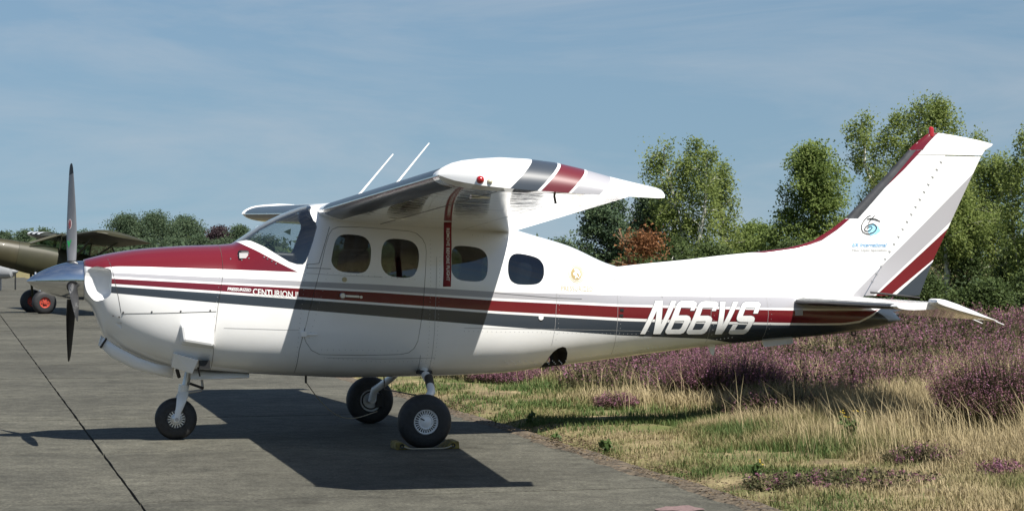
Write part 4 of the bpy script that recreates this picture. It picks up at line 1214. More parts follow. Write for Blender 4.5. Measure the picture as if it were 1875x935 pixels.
# ================================================================== the setting
def edge_x(y): return 1.554 - 3.834 / 14.46 * (np.asarray(y, float) - 13.14)      # kerbless edge of the concrete
EV = Vector((-3.834, 14.46, 0)).normalized()       # along the edge, away from the camera
EU = Vector((-EV.y, EV.x, 0))                      # across the apron, to the left
def vnoise(x, y, sc, seed=0):
    """smooth value noise 0..1"""
    x = np.asarray(x, float) / sc + 31.7 * seed; y = np.asarray(y, float) / sc + 17.3 * seed
    xi = np.floor(x).astype(int); yi = np.floor(y).astype(int); fx = x - xi; fy = y - yi
    fx = fx * fx * (3 - 2 * fx); fy = fy * fy * (3 - 2 * fy)
    def hsh(a, b):
        n = (a * 374761393 + b * 668265263 + seed * 1442695) & 0xffffffff
        n = ((n ^ (n >> 13)) * 1274126177) & 0xffffffff
        return ((n ^ (n >> 16)) & 0xffff) / 65535.0
    return (hsh(xi, yi) * (1 - fx) + hsh(xi + 1, yi) * fx) * (1 - fy) + (hsh(xi, yi + 1) * (1 - fx) + hsh(xi + 1, yi + 1) * fx) * fy
def edge_d(x, y): return (np.asarray(x) - edge_x(y)) * EV.y       # metres right of the edge
def ground_z(x, y):
    x = np.asarray(x, float); y = np.asarray(y, float); d = edge_d(x, y)
    rel = np.clip(d / .5, 0, 1)
    z = -.09 + rel * (.075 + .05 * vnoise(x, y, .9, 3) + .035 * vnoise(x, y, .3, 4)) + .10 * np.clip((d - 1) / 6, 0, 1)
    return np.where(np.abs(y) > 90, -.06, z)

def ground_mat():
    m = bpy.data.materials.new('dry_heath_soil'); m.use_nodes = True
    n = m.node_tree; L = n.links.new; b = n.nodes['Principled BSDF']; b.inputs['Roughness'].default_value = .95; b.inputs['Specular IOR Level'].default_value = .1
    t = n.nodes.new('ShaderNodeTexCoord')
    def nz(sc, det=6):
        q = n.nodes.new('ShaderNodeTexNoise'); q.inputs['Scale'].default_value = sc; q.inputs['Detail'].default_value = det; q.inputs['Roughness'].default_value = .65; L(t.outputs['Object'], q.inputs['Vector']); return q.outputs['Fac']
    def ramp(f, st):
        r = n.nodes.new('ShaderNodeValToRGB'); L(f, r.inputs[0])
        while len(r.color_ramp.elements) < len(st): r.color_ramp.elements.new(.5)
        for e, (p, c) in zip(r.color_ramp.elements, st): e.position = p; e.color = (*c, 1)
        return r.outputs[0]
    a = ramp(nz(2.2, 9), [(.3, (.085, .062, .042)), (.48, (.19, .15, .085)), (.62, (.29, .235, .13)), (.8, (.34, .28, .17))])
    g = ramp(nz(.6, 7), [(.45, (0, 0, 0)), (.62, (1, 1, 1))])
    x = n.nodes.new('ShaderNodeMixRGB'); L(g, x.inputs[0]); L(a, x.inputs[1]); x.inputs[2].default_value = (.11, .125, .045, 1)
    L(x.outputs[0], b.inputs['Base Color'])
    bp = n.nodes.new('ShaderNodeBump'); bp.inputs['Strength'].default_value = .7; bp.inputs['Distance'].default_value = .04; L(nz(14, 8), bp.inputs['Height']); L(bp.outputs[0], b.inputs['Normal'])
    return m
gy = np.unique(np.concatenate([[-400, -120, -40, 0], np.linspace(8, 30, 150), np.linspace(30, 90, 80), [120, 200, 400, 900, 3500]]))
gd = np.unique(np.concatenate([[-3000, -300, -60, -10, -1.0, -.1], np.linspace(0, 1.2, 24), np.linspace(1.2, 12, 70), np.linspace(12, 40, 24), [60, 120, 300, 1000, 4000]]))
YY, DD = np.meshgrid(gy, gd, indexing='ij'); XX = edge_x(YY) + DD / EV.y
ZZ = ground_z(XX, YY); ZZ = np.where(DD < -.05, -.10, ZZ)
nr, nc = XX.shape
gv = np.stack([XX, YY, ZZ], -1).reshape(-1, 3)
gf = [(i * nc + k, i * nc + k + 1, (i + 1) * nc + k + 1, (i + 1) * nc + k) for i in range(nr - 1) for k in range(nc - 1)]
ground = mesh('ground', gv, gf, ground_mat(), None, True)
tag(ground, kind='structure')

# ---- concrete apron of separate slabs
def concrete(name, dark):
    m = bpy.data.materials.new(name); m.use_nodes = True
    n = m.node_tree; L = n.links.new; b = n.nodes['Principled BSDF']; b.inputs['Roughness'].default_value = .88; b.inputs['Specular IOR Level'].default_value = .25
    t = n.nodes.new('ShaderNodeTexCoord'); g = n.nodes.new('ShaderNodeNewGeometry'); oi = n.nodes.new('ShaderNodeObjectInfo')
    def nz(sc, det, vec=None, ro=.6):
        q = n.nodes.new('ShaderNodeTexNoise'); q.inputs['Scale'].default_value = sc; q.inputs['Detail'].default_value = det; q.inputs['Roughness'].default_value = ro
        L(vec or g.outputs['Position'], q.inputs['Vector']); return q.outputs['Fac']
    def ramp(f, a, c, p0=.3, p1=.7):
        r = n.nodes.new('ShaderNodeValToRGB'); L(f, r.inputs[0]); e = r.color_ramp.elements; e[0].position = p0; e[1].position = p1; e[0].color = (*a, 1); e[1].color = (*c, 1); return r.outputs[0]
    def mixn(mode, f, a, c):
        x = n.nodes.new('ShaderNodeMixRGB'); x.blend_type = mode
        if isinstance(f, float): x.inputs[0].default_value = f
        else: L(f, x.inputs[0])
        L(a, x.inputs[1]); L(c, x.inputs[2]) if not isinstance(c, tuple) else setattr(x.inputs[2], 'default_value', (*c, 1)); return x.outputs[0]
    k = dark
    base = ramp(nz(.55, 8), (.056 * k, .054 * k, .044 * k), (.105 * k, .101 * k, .082 * k), .30, .70)
    fine = ramp(nz(38, 6, ro=.75), (.40, .40, .40), (1.55, 1.55, 1.53), .33, .68)
    col = mixn('MULTIPLY', 1.0, base, fine)
    mott = ramp(nz(5.5, 7, ro=.7), (.68, .68, .67), (1.25, 1.25, 1.24), .34, .66); col = mixn('MULTIPLY', 1.0, col, mott)
    grit = ramp(nz(150, 3), (.75, .75, .75), (1.2, 1.2, 1.2), .38, .62)
    col = mixn('MULTIPLY', .8, col, grit)
    # brushed streaks across the slab, rubber and oil stains
    mp = n.nodes.new('ShaderNodeMapping'); mp.inputs['Scale'].default_value = (.6, 3.0, 1); mp.inputs['Rotation'].default_value = (0, 0, -YAW); L(g.outputs['Position'], mp.inputs[0])
    st = ramp(nz(1.1, 6, mp.outputs[0]), (.80, .80, .80), (1.10, 1.10, 1.09), .34, .66)
    col = mixn('MULTIPLY', .6, col, st)
    ol = ramp(nz(.9, 5), (0, 0, 0), (1, 1, 1), .62, .74); sp = mixn('MULTIPLY', ol, col, (.55, .54, .52)); col = sp
    rv = n.nodes.new('ShaderNodeMapRange'); L(oi.outputs['Random'], rv.inputs[0]); rv.inputs[3].default_value = .86; rv.inputs[4].default_value = 1.10
    vm = n.nodes.new('ShaderNodeVectorMath'); vm.operation = 'SCALE'; L(col, vm.inputs[0]); L(rv.outputs[0], vm.inputs['Scale'])
    L(vm.outputs[0], b.inputs['Base Color'])
    bp = n.nodes.new('ShaderNodeBump'); bp.inputs['Strength'].default_value = .35; bp.inputs['Distance'].default_value = .006; L(nz(90, 6), bp.inputs['Height']); L(bp.outputs[0], b.inputs['Normal'])
    return m
M['concrete'] = concrete('weathered_concrete', 1.0)
org = Vector((float(edge_x(0)), 0, 0))
def ap(u, v, z): p = org + EU * u + EV * v; return (p.x, p.y, z)
base_v = [ap(.06, -80, -.035), ap(400, -80, -.035), ap(400, 160, -.035), ap(.06, 160, -.035)]
apron = mesh('apron', base_v, [(0, 1, 2, 3)], mat('joint_filler', (.05, .048, .042), .95, noise=(9, .3)), None, False)
tag(apron, kind='structure')
LW, LL = 3.72, 3.55
# one slab mesh with a slightly chipped, rounded outline and a fine warp
bm = bmesh.new(); N1 = 14; g_ = .020
grid = {}
for i in range(N1 + 1):
    for k in range(N1 + 1):
        u = g_ / 2 + (LW - g_) * i / N1; v_ = g_ / 2 + (LL - g_) * k / N1
        eu = (i in (0, N1)); ev = (k in (0, N1)); j = random.uniform(-.004, .003)
        if eu: u += j if i == 0 else -j
        if ev: v_ += j if k == 0 else -j
        grid[i, k] = bm.verts.new((u, v_, -.005 if (eu or ev) else 0.0))
for i in range(N1):
    for k in range(N1): bm.faces.new((grid[i, k], grid[i, k + 1], grid[i + 1, k + 1], grid[i + 1, k]))
rim = [grid[i, 0] for i in range(N1 + 1)] + [grid[N1, k] for k in range(1, N1 + 1)] + [grid[i, N1] for i in range(N1 - 1, -1, -1)] + [grid[0, k] for k in range(N1 - 1, 0, -1)]
low = [bm.verts.new((v.co.x, v.co.y, -.16)) for v in rim]
for i in range(len(rim)): bm.faces.new((rim[i], rim[(i + 1) % len(rim)], low[(i + 1) % len(rim)], low[i]))
bmesh.ops.recalc_face_normals(bm, faces=bm.faces)
slab_me = bpy.data.meshes.new('concrete_slab'); bm.to_mesh(slab_me); bm.free(); slab_me.materials.append(M['concrete'])
rotm = math.atan2(EU.y, EU.x)
vj = (Vector((-3.03, 17.15, 0)) - org).dot(EV)
r0 = vj - LL * 6
for row in range(0, 34):
    lanes = 7 if row < 12 else 4
    for lane in range(lanes):
        o = link('concrete_slab', slab_me, apron)
        o.location = ap(lane * LW, r0 + row * LL, random.uniform(-.003, .002))
        # local x runs along EU (left), local y along -EV; shift so that the slab covers its own cell
        o.rotation_euler = (random.uniform(-.0006, .0006), random.uniform(-.0006, .0006), rotm)
        o.location = Vector(o.location) + EV * LL * 0
far = [ap(4 * LW, r0 + 12 * LL, -.004), ap(390, r0 + 12 * LL, -.004), ap(390, 158, -.004), ap(4 * LW, 158, -.004)]
mesh('apron_far_field', far, [(0, 1, 2, 3)], M['concrete'], apron, False)
far = [ap(7 * LW, -78, -.004), ap(390, -78, -.004), ap(390, r0 + 12 * LL - .01, -.004), ap(7 * LW, r0 + 12 * LL - .01, -.004)]
mesh('apron_far_field', far, [(0, 1, 2, 3)], M['concrete'], apron, False)
far = [ap(.06, -78, -.004), ap(7 * LW - .01, -78, -.004), ap(7 * LW - .01, r0 - LL - .02, -.004), ap(.06, r0 - LL - .02, -.004)]
mesh('apron_far_field', far, [(0, 1, 2, 3)], M['concrete'], apron, False)
far = [ap(.06, r0 + 33 * LL, -.004), ap(4 * LW - .01, r0 + 33 * LL, -.004), ap(4 * LW - .01, 158, -.004), ap(.06, 158, -.004)]
mesh('apron_far_field', far, [(0, 1, 2, 3)], M['concrete'], apron, False)

# crumbling soil that creeps over the edge of the concrete
vv = np.linspace(6, 70, 640); rows_ = []
for j, (f_, z_) in enumerate(((0, -.010), (.10, .0015), (.3, .0045), (.55, .004), (1.0, -.05))):
    n1 = vnoise(vv, 0 * vv, .55, 41) * .6 + vnoise(vv, 0 * vv, .16, 42) * .4
    inner_ = .30 * np.clip(n1 - .45, -.02, 1) + .018; outer_ = -.30
    u_ = inner_ + (outer_ - inner_) * f_; zz = z_ + (.004 * (vnoise(vv, vv * 0 + j * 3.1, .11, 43) - .2) if 0 < j < 4 else 0)
    rows_.append([ap(a, b, c) for a, b, c in zip(u_, vv, zz + 0 * vv)])
sv = [q for r_ in rows_ for q in r_]; nn_ = len(vv)
soil = mesh('soil_edge', sv, [(j * nn_ + i, j * nn_ + i + 1, (j + 1) * nn_ + i + 1, (j + 1) * nn_ + i) for j in range(4) for i in range(nn_ - 1)], mat('crumbled_soil', (.095, .074, .050), .95, noise=(11, .75, 9), bump=(45, .9)), None, True)
tag(soil, kind='structure')
# faded pink paint mark near the edge
pk = []
for k in range(26):
    a = 2 * math.pi * k / 26; q = G(1245 + 42 * math.cos(a) * (1 + .2 * math.sin(3 * a)), 931 + 5 * math.sin(a) * (1 + .25 * math.cos(5 * a))); pk.append((q.x, q.y, .004))
mesh('paint_mark', pk, [list(range(26))], mat('faded_pink_paint', (.16, .105, .10), .9, noise=(40, .3)), apron, False)

# ------------------------------------------------------------------ fine vegetation as triangle soups
def soup(name, verts, tris, m, tint, parent=None):
    me = bpy.data.meshes.new(name); nv, ntx = len(verts), len(tris)
    me.vertices.add(nv); me.vertices.foreach_set('co', np.ascontiguousarray(verts, np.float32).ravel())
    me.loops.add(ntx * 3); me.loops.foreach_set('vertex_index', np.ascontiguousarray(tris, np.int32).ravel())
    me.polygons.add(ntx); me.polygons.foreach_set('loop_start', np.arange(0, ntx * 3, 3, dtype=np.int32))
    at = me.attributes.new('tint', 'FLOAT', 'POINT'); at.data.foreach_set('value', np.ascontiguousarray(tint, np.float32))
    me.materials.append(m); me.update(); me.validate()
    return link(name, me, parent)
def leafy(name, stops, rough=.6, trans=.35):
    """plant colour from a per-leaf tint; thin leaves let some light through"""
    m = bpy.data.materials.new(name); m.use_nodes = True
    n = m.node_tree; n.nodes.clear(); L = n.links.new
    o = n.nodes.new('ShaderNodeOutputMaterial'); a = n.nodes.new('ShaderNodeAttribute'); a.attribute_name = 'tint'
    r = n.nodes.new('ShaderNodeValToRGB'); L(a.outputs['Fac'], r.inputs[0])
    while len(r.color_ramp.elements) < len(stops): r.color_ramp.elements.new(.5)
    for e, (p, c) in zip(r.color_ramp.elements, stops): e.position = p; e.color = (*c, 1)
    d = n.nodes.new('ShaderNodeBsdfPrincipled'); d.inputs['Roughness'].default_value = rough; d.inputs['Specular IOR Level'].default_value = .25; t = n.nodes.new('ShaderNodeBsdfTranslucent'); x = n.nodes.new('ShaderNodeMixShader')
    x.inputs[0].default_value = trans; L(r.outputs[0], d.inputs['Base Color']); L(r.outputs[0], t.inputs['Color']); L(d.outputs[0], x.inputs[1]); L(t.outputs[0], x.inputs[2]); L(x.outputs[0], o.inputs[0])
    return m
def blades(pos, h, wd, az, lean, rnd):
    """curved three-triangle blades"""
    n = len(pos); d = np.stack([np.cos(az), np.sin(az), np.zeros(n)], 1); s = np.stack([-np.sin(az), np.cos(az), np.zeros(n)], 1)
    up = np.array([0, 0, 1.0])
    wv = s * (wd / 2)[:, None]
    mid = pos + up * (h * .55)[:, None] + d * (h * lean * .28)[:, None]
    tip = pos + up * (h * (1 - .25 * lean))[:, None] + d * (h * lean)[:, None]
    v = np.stack([pos - wv, pos + wv, mid - wv * .8, mid + wv * .8, tip], 1).reshape(-1, 3)
    i = np.arange(n)[:, None] * 5
    t = np.concatenate([i + [0, 1, 3], i + [0, 3, 2], i + [2, 3, 4]], 1).reshape(-1, 3)
    return v, t, np.repeat(rnd, 5)
def quads(c, size, rngq, sunward=None):
    """randomly turned small leaves, one triangle each"""
    n = len(c); a = rngq.normal(size=(n, 3)); a /= np.linalg.norm(a, axis=1)[:, None]
    b = rngq.normal(size=(n, 3))
    if sunward is not None:      # leaves tilt their faces towards the light
        nn = rngq.normal(size=(n, 3)) * .62 + sunward; nn /= np.linalg.norm(nn, axis=1)[:, None]
        a -= nn * (a * nn).sum(1)[:, None]; a /= np.linalg.norm(a, axis=1)[:, None]; b = np.cross(nn, a)
    b -= a * (a * b).sum(1)[:, None]; b /= np.linalg.norm(b, axis=1)[:, None]
    a = a * (size * .62)[:, None]; b = b * (size * .42)[:, None]
    v = np.stack([c - a * .6 - b, c - a * .6 + b, c + a], 1).reshape(-1, 3)
    return v, np.arange(3 * n).reshape(-1, 3)

M['grass'] = leafy('meadow_grass', [(0, (.40, .325, .19)), (.35, (.30, .25, .13)), (.6, (.19, .185, .075)), (.85, (.10, .145, .042)), (1, (.07, .12, .033))], .7, .3)
HEATH0 = lambda x, y: 21.4 + 2.2 * (vnoise(x, y, 1.3, 8) - .5) + np.clip((1.7 - x) * 5, 0, 5.2) + np.clip((x - 3.7) * 2.0, 0, 2.6)
def scatter(n, y0, y1, seed):
    g = np.random.default_rng(seed); y = g.uniform(y0, y1, n); xe = edge_x(y); x1 = .262 * y + 1.3
    wmax = (x1 - xe).max(); x = xe - .14 + g.uniform(0, 1, n) * wmax; k = x < x1
    return x[k], y[k], g
def grow_grass(n, y0, y1, seed, hs, ws):
    x, y, g = scatter(n, y0, y1, seed); d = edge_d(x, y)
    patch = vnoise(x, y, .55, 11) * .6 + vnoise(x, y, .18, 12) * .4          # tufts
    keep = g.uniform(0, 1, len(x)) < np.clip(patch * 3.0 - .65, .04, 1) * np.clip((d + .17 + .6 * (vnoise(x, y, .3, 18) - .52)) / .42, 0, 1) * np.where((d < 1.6) & (vnoise(x, y, .7, 19) > .62), .25, 1)
    heath = y > HEATH0(x, y)
    keep &= ~heath | (g.uniform(0, 1, len(x)) < .22)
    x, y, d, patch, heath = (q[keep] for q in (x, y, d, patch, heath)); n = len(x)
    tall = np.clip((d - 1.2 + 1.2 * (vnoise(x, y, 1.1, 13) - .5)) / 2.2, 0, 1) * (.35 + .65 * vnoise(x, y, 1.6, 14))
    h = (.028 + .05 * g.uniform(0, 1, n) + tall * (.12 + .30 * g.uniform(0, 1, n) ** 1.7)) * hs
    green = np.clip(.95 - tall * 1.5 + 1.9 * (vnoise(x, y, .8, 15) - .5), 0, 1) * np.clip(1.3 - .35 * (d - .8), .0, 1)
    green = np.where(vnoise(x, y, 1.5, 16) > .80, np.maximum(green, .5), green)
    tint = np.clip(green * .9 + g.normal(0, .16, n), 0, 1)
    pos = np.stack([x, y, ground_z(x, y) - .01], 1)
    return blades(pos, h, (.004 + .004 * g.uniform(0, 1, n)) * ws, g.uniform(0, 2 * np.pi, n), g.uniform(.15, .8, n), tint)
for nm, args, lab in (('verge_grass', (330000, 11, 20.5, 21, 1.0, 1.0), 'dry straw-coloured and green grass along the near concrete edge'),
                      ('verge_grass', (230000, 20.5, 31, 22, 1.05, 1.5), 'dry grass between the airplane and the heather'),
                      ('verge_grass', (110000, 31, 120, 23, 1.1, 3.2), 'pale grass running along the far concrete edge')):
    v, t, q = grow_grass(*args); tag(soup(nm, v, t, M['grass'], q), lab, 'grass', kind='stuff')

# long seeding straw stalks, bent by the wind, in loose tufts
g = np.random.default_rng(29); n = 4200
y = g.uniform(15, 25, n); x = edge_x(y) + 1.6 + g.uniform(0, 1, n) * (.262 * y + 1.0 - edge_x(y) - 1.6); k = (vnoise(x, y, .7, 71) > .58) & (y < HEATH0(x, y) + 1.2)
x, y = x[k], y[k]; n = len(x); pos = np.stack([x, y, ground_z(x, y) - .01], 1)
v, t, q = blades(pos, g.uniform(.30, .62, n), np.full(n, .005), g.normal(2.6, .9, n), g.uniform(.25, .75, n), np.clip(g.normal(.12, .1, n), 0, 1))
tag(soup('straw_stalk', v, t, M['grass'], q), 'long bent golden straw stalks standing above the dry grass', 'grass', kind='stuff')
# ------------------------------------------------------------------ heather
M['heath_green'] = leafy('heather_greenery', [(0, (.03, .03, .014)), (.5, (.075, .07, .032)), (1, (.18, .14, .075))], .8, .15)
M['heath_bloom'] = leafy('heather_blossom', [(0, (.155, .092, .07)), (.35, (.23, .11, .13)), (.7, (.295, .125, .20)), (1, (.38, .20, .31))], .8, .3)
def heather(cx, cy, rad, hgt, n, g, bloom=.8, spread=1.0, nf=5, fs=.022, ws=1.0):
    """stems of one dome-shaped bush: greenery soup + blossom soup"""
    r = rad * np.sqrt(g.uniform(0, 1, n)); a = g.uniform(0, 2 * np.pi, n)
    x = cx + r * np.cos(a); y = cy + r * np.sin(a)
    dome = np.sqrt(np.clip(1 - (r / (rad * 1.08)) ** 2, .05, 1))
    h = hgt * (.45 + .55 * dome) * g.uniform(.62, 1.15, n)
    lean = (.08 + .28 * r / rad) * spread
    az = a + g.normal(0, .6, n)
    pos = np.stack([x, y, ground_z(x, y) - .02], 1)
    v, t, q = blades(pos, h, np.full(n, .010) * ws, az, lean, np.clip(g.normal(.45, .2, n), 0, 1))
    d = np.stack([np.cos(az), np.sin(az), np.zeros(n)], 1)
    # sprigs of small leaves along the lower stem
    k = np.repeat(np.arange(n), 4); f = g.uniform(.1, .8, len(k))
    c = pos[k] + np.stack([0 * f, 0 * f, f * h[k] * (1 - .25 * lean[k] * f)], 1) + d[k] * (h[k] * lean[k] * f ** 1.6)[:, None] + g.normal(0, .018, (len(k), 3))
    v2, t2 = quads(c, g.uniform(.8, 1.6, len(k)) * fs * 1.5, g)
    G_ = (np.concatenate([v, v2]), np.concatenate([t, t2 + len(v)]), np.concatenate([q, np.repeat(np.clip(g.normal(.35, .22, len(k)), 0, 1), 3)]))
    sel = np.flatnonzero(g.uniform(0, 1, n) < bloom); k = np.repeat(sel, nf); f = g.uniform(.55, 1.02, len(k))
    c = pos[k] + np.stack([0 * f, 0 * f, f * h[k] * (1 - .25 * lean[k] * f)], 1) + d[k] * (h[k] * lean[k] * f ** 1.6)[:, None] + g.normal(0, .010, (len(k), 3))
    v3, t3 = quads(c, g.uniform(.7, 1.5, len(k)) * fs, g)
    tone = np.clip(g.normal(.5, .16, n), 0, 1)
    B_ = (v3, t3, np.repeat(np.clip(tone[k] + g.normal(0, .12, len(k)), 0, 1), 3))
    return G_, B_
def merge(parts):
    vs, ts, qs = [], [], []; o = 0
    for v, t, q in parts:
        vs.append(v); ts.append(t + o); qs.append(q); o += len(v)
    return np.concatenate(vs), np.concatenate(ts), np.concatenate(qs)
BUSH = [ # photo x and y of the foot, radius, height, stems, share in bloom, label
    (1330, 742, .62, .60, 1500, .85, 'large round heather bush in full purple bloom under the registration letters'),
    (1070, 699, .42, .36, 700, .65, 'dark purple heather bush just behind the open wheel well'),
    (930, 704, .50, .22, 700, .85, 'low mauve heather patch below the rearmost cabin window'),
    (1848, 816, .56, .78, 2600, .55, 'tall dark heather bush with violet tips at the right edge of the picture'),
    (1128, 752, .20, .20, 300, .55, 'small heather tuft standing alone in the dry grass left of the shadow'),
    (1425, 778, .50, .32, 1000, .10, 'dark green heather bush lying in the shadow of the tailplane'),
    (1585, 752, .34, .34, 600, .45, 'heather bush of mixed brown and mauve right of the shaded one'),
    (1688, 862, .27, .17, 600, .08, 'low green heather cushion in the straw-coloured grass'),
    (1545, 892, .52, .10, 800, .10, 'flat sprawling green heather mat with few mauve sprigs near the concrete'),
    (1835, 884, .16, .13, 200, .7, 'tiny mauve heather tuft at the lower right corner')]
for i, (px, py, rad, hg, n, bl, lab) in enumerate(BUSH):
    g = np.random.default_rng(100 + i); p = G(px, py)
    r = empty('heather_bush', (0, 0, 0)); tag(r, lab, 'heather', 'heather bushes in the grass')
    a, b = heather(p.x, p.y, rad, hg, n, g, bl, nf=16, fs=.0115)
    if i == 8:   # sprawling: stretch sideways
        for q in (a, b): q[0][:, 0] = p.x + (q[0][:, 0] - p.x) * 1.3
    r.location = (p.x, p.y, 0); inv = np.array([p.x, p.y, 0])
    soup('foliage', a[0] - inv, a[1], M['heath_green'], a[2], r); soup('blossom', b[0] - inv, b[1], M['heath_bloom'], b[2], r)
GA, BA = [], []; g = np.random.default_rng(55); placed = []
for k in range(9000):      # rounded cushions with dark gaps between them
    y = 19.8 + 26.5 * g.uniform(); x = g.uniform(float(edge_x(y)) + 1.2, .262 * y + 1.5)
    if y < float(HEATH0(np.array(x), np.array(y))): continue
    r_ = g.uniform(.3, .75) * np.interp(y, [20, 50], [.8, 1.25])
    if placed:
        q = np.array(placed); dd = np.hypot(q[:, 0] - x, (q[:, 1] - y)) / (q[:, 2] + r_)
        if dd.min() < .70: continue
    placed.append((x, y, r_))
    sc = np.interp(y, [22, 30, 52], [1, 1.3, 2.0]); fl = min(1, max(.05, 1.9 * (.5 * vnoise(x, y, 2.4, 33) + .5 * g.uniform()) - .36))
    a, b = heather(x, y, r_, g.uniform(.34, .62) * (.65 + .5 * r_), int(np.interp(y, [20, 30, 52], [420, 190, 75]) * r_ * r_ * 2.2) + 6, g, fl, nf=6, fs=.0165 * sc, ws=sc)
    GA.append(a); BA.append(b)
hf = empty('heather_field'); tag(hf, 'wide purple heath stretching from the airplane tail to the trees', 'heather', kind='stuff')
v, t, q = merge(GA); tag(soup('foliage', v, t, M['heath_green'], q, hf), kind='stuff')
v, t, q = merge(BA); tag(soup('blossom', v, t, M['heath_bloom'], q, hf), kind='stuff')

# ------------------------------------------------------------------ single weeds near the edge
M['weed'] = leafy('weed_leaf', [(0, (.05, .085, .025)), (1, (.10, .15, .045))], .5, .3)
M['ragwort'] = mat('yellow_petals', (.62, .42, .02), .7)
def weed(px, py, hg, n, name, lab, flowers=0, seed=0):
    g = np.random.default_rng(seed); p = G(px, py); r = empty(name, (p.x, p.y, float(ground_z(p.x, p.y)))); tag(r, lab, 'weed')
    st = MB()
    heads = []
    for k in range(max(3, flowers + 2)):
        a = g.uniform(0, 6.28); e = Vector((math.cos(a) * hg * .3, math.sin(a) * hg * .3, hg * g.uniform(.75, 1.05)))
        st.tube([(0, 0, -.02), e * .5 + Vector((0, 0, hg * .08)), e], [.005, .004, .003], 5); heads.append(e)
    tag(st.build('stem', M['weed2'], r), kind='stuff')
    c = np.array([heads[i % len(heads)][:] for i in range(n)]) * g.uniform(.15, .95, (n, 1)) + g.normal(0, hg * .09, (n, 3))
    v, t = quads(c, g.uniform(.03, .07, n), g); tag(soup('leaf', v, t, M['weed'], np.repeat(g.uniform(0, 1, n), 3), r), kind='stuff')
    for k in range(flowers):
        b = MB(); e = heads[k]
        for j in range(4):
            q = e + Vector((g.normal(0, .02), g.normal(0, .02), g.normal(.01, .008))); b.lathe([(.0005, .005), (.006, .004), (.007, 0), (.0005, -.003)], q, 'z', 7)
        tag(b.build('flower_head', M['ragwort'], r), kind='stuff')
M['weed2'] = mat('weed_stem', (.10, .13, .045), .7)
weed(1558, 822, .26, 70, 'ragwort', 'green ragwort with yellow flower heads in the dry grass', 3, 1)
weed(1020, 806, .12, 60, 'broadleaf_weed', 'bright green leafy weed at the edge of the concrete left of the others', 0, 2)
weed(968, 778, .13, 40, 'broadleaf_weed', 'reddish-topped weed on the shaded edge of the concrete', 0, 3)
weed(1108, 826, .12, 50, 'broadleaf_weed', 'green weed right of the leafy one along the concrete', 0, 4)
weed(1385, 880, .10, 40, 'ragwort', 'short weed with one yellow flower near the concrete', 1, 5)

# dead twigs, leaf litter and crumbs strewn over the bare patches
g = np.random.default_rng(77); n = 16000
y = g.uniform(11.5, 24, n); d = np.abs(g.normal(.15, .55, n)) - .08; x = edge_x(y) + d / EV.y
c = np.stack([x, y, np.maximum(ground_z(x, y), -.0 * x) + np.where(d < .3, .03, .012)], 1); k = g.uniform(0, 1, n) < np.clip(vnoise(x, y, .4, 51) * 1.8 - .5, .05, 1)
c = c[k]; n = len(c); v, t = quads(c, g.uniform(.010, .030, n), g); v = v.reshape(-1, 3, 3); v[:, :, 2] = c[:, None, 2] + (v[:, :, 2] - c[:, None, 2]) * .35; v = v.reshape(-1, 3)
M['litter'] = leafy('dead_litter', [(0, (.04, .028, .018)), (.5, (.10, .07, .042)), (1, (.19, .145, .085))], .9, .1)
tag(soup('ground_litter', v, t, M['litter'], np.repeat(g.uniform(0, 1, n), 3)), 'brown twigs and dead leaves strewn along the concrete edge', 'litter', kind='stuff')
# ------------------------------------------------------------------ trees
M['birch_bark'] = mat('birch_bark', (.55, .53, .48), .8, noise=(7, .75, 3))
M['bark'] = mat('dark_bark', (.10, .075, .055), .9, noise=(10, .4))
M['dead'] = mat('dead_branch', (.22, .14, .085), .9)
LEAF = {'birch': leafy('birch_leaf', [(0, (.115, .16, .045)), (.5, (.215, .27, .078)), (1, (.30, .35, .11))], .62, .58),
        'oak': leafy('oak_leaf', [(0, (.09, .135, .036)), (.5, (.175, .235, .062)), (1, (.25, .31, .09))], .62, .52),
        'pine': leafy('pine_needles', [(0, (.026, .048, .026)), (.5, (.055, .09, .042)), (1, (.095, .135, .06))], .6, .25),
        'far': leafy('far_foliage', [(0, (.04, .07, .038)), (.5, (.065, .10, .052)), (1, (.095, .13, .066))], .7, .35),
        'copper': leafy('copper_foliage', [(0, (.022, .014, .016)), (1, (.055, .035, .040))], .6, .2),
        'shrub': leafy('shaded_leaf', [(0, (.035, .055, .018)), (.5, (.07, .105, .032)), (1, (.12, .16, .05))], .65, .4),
        'rust': leafy('withered_needles', [(0, (.12, .05, .022)), (1, (.26, .12, .05))], .8, .2)}
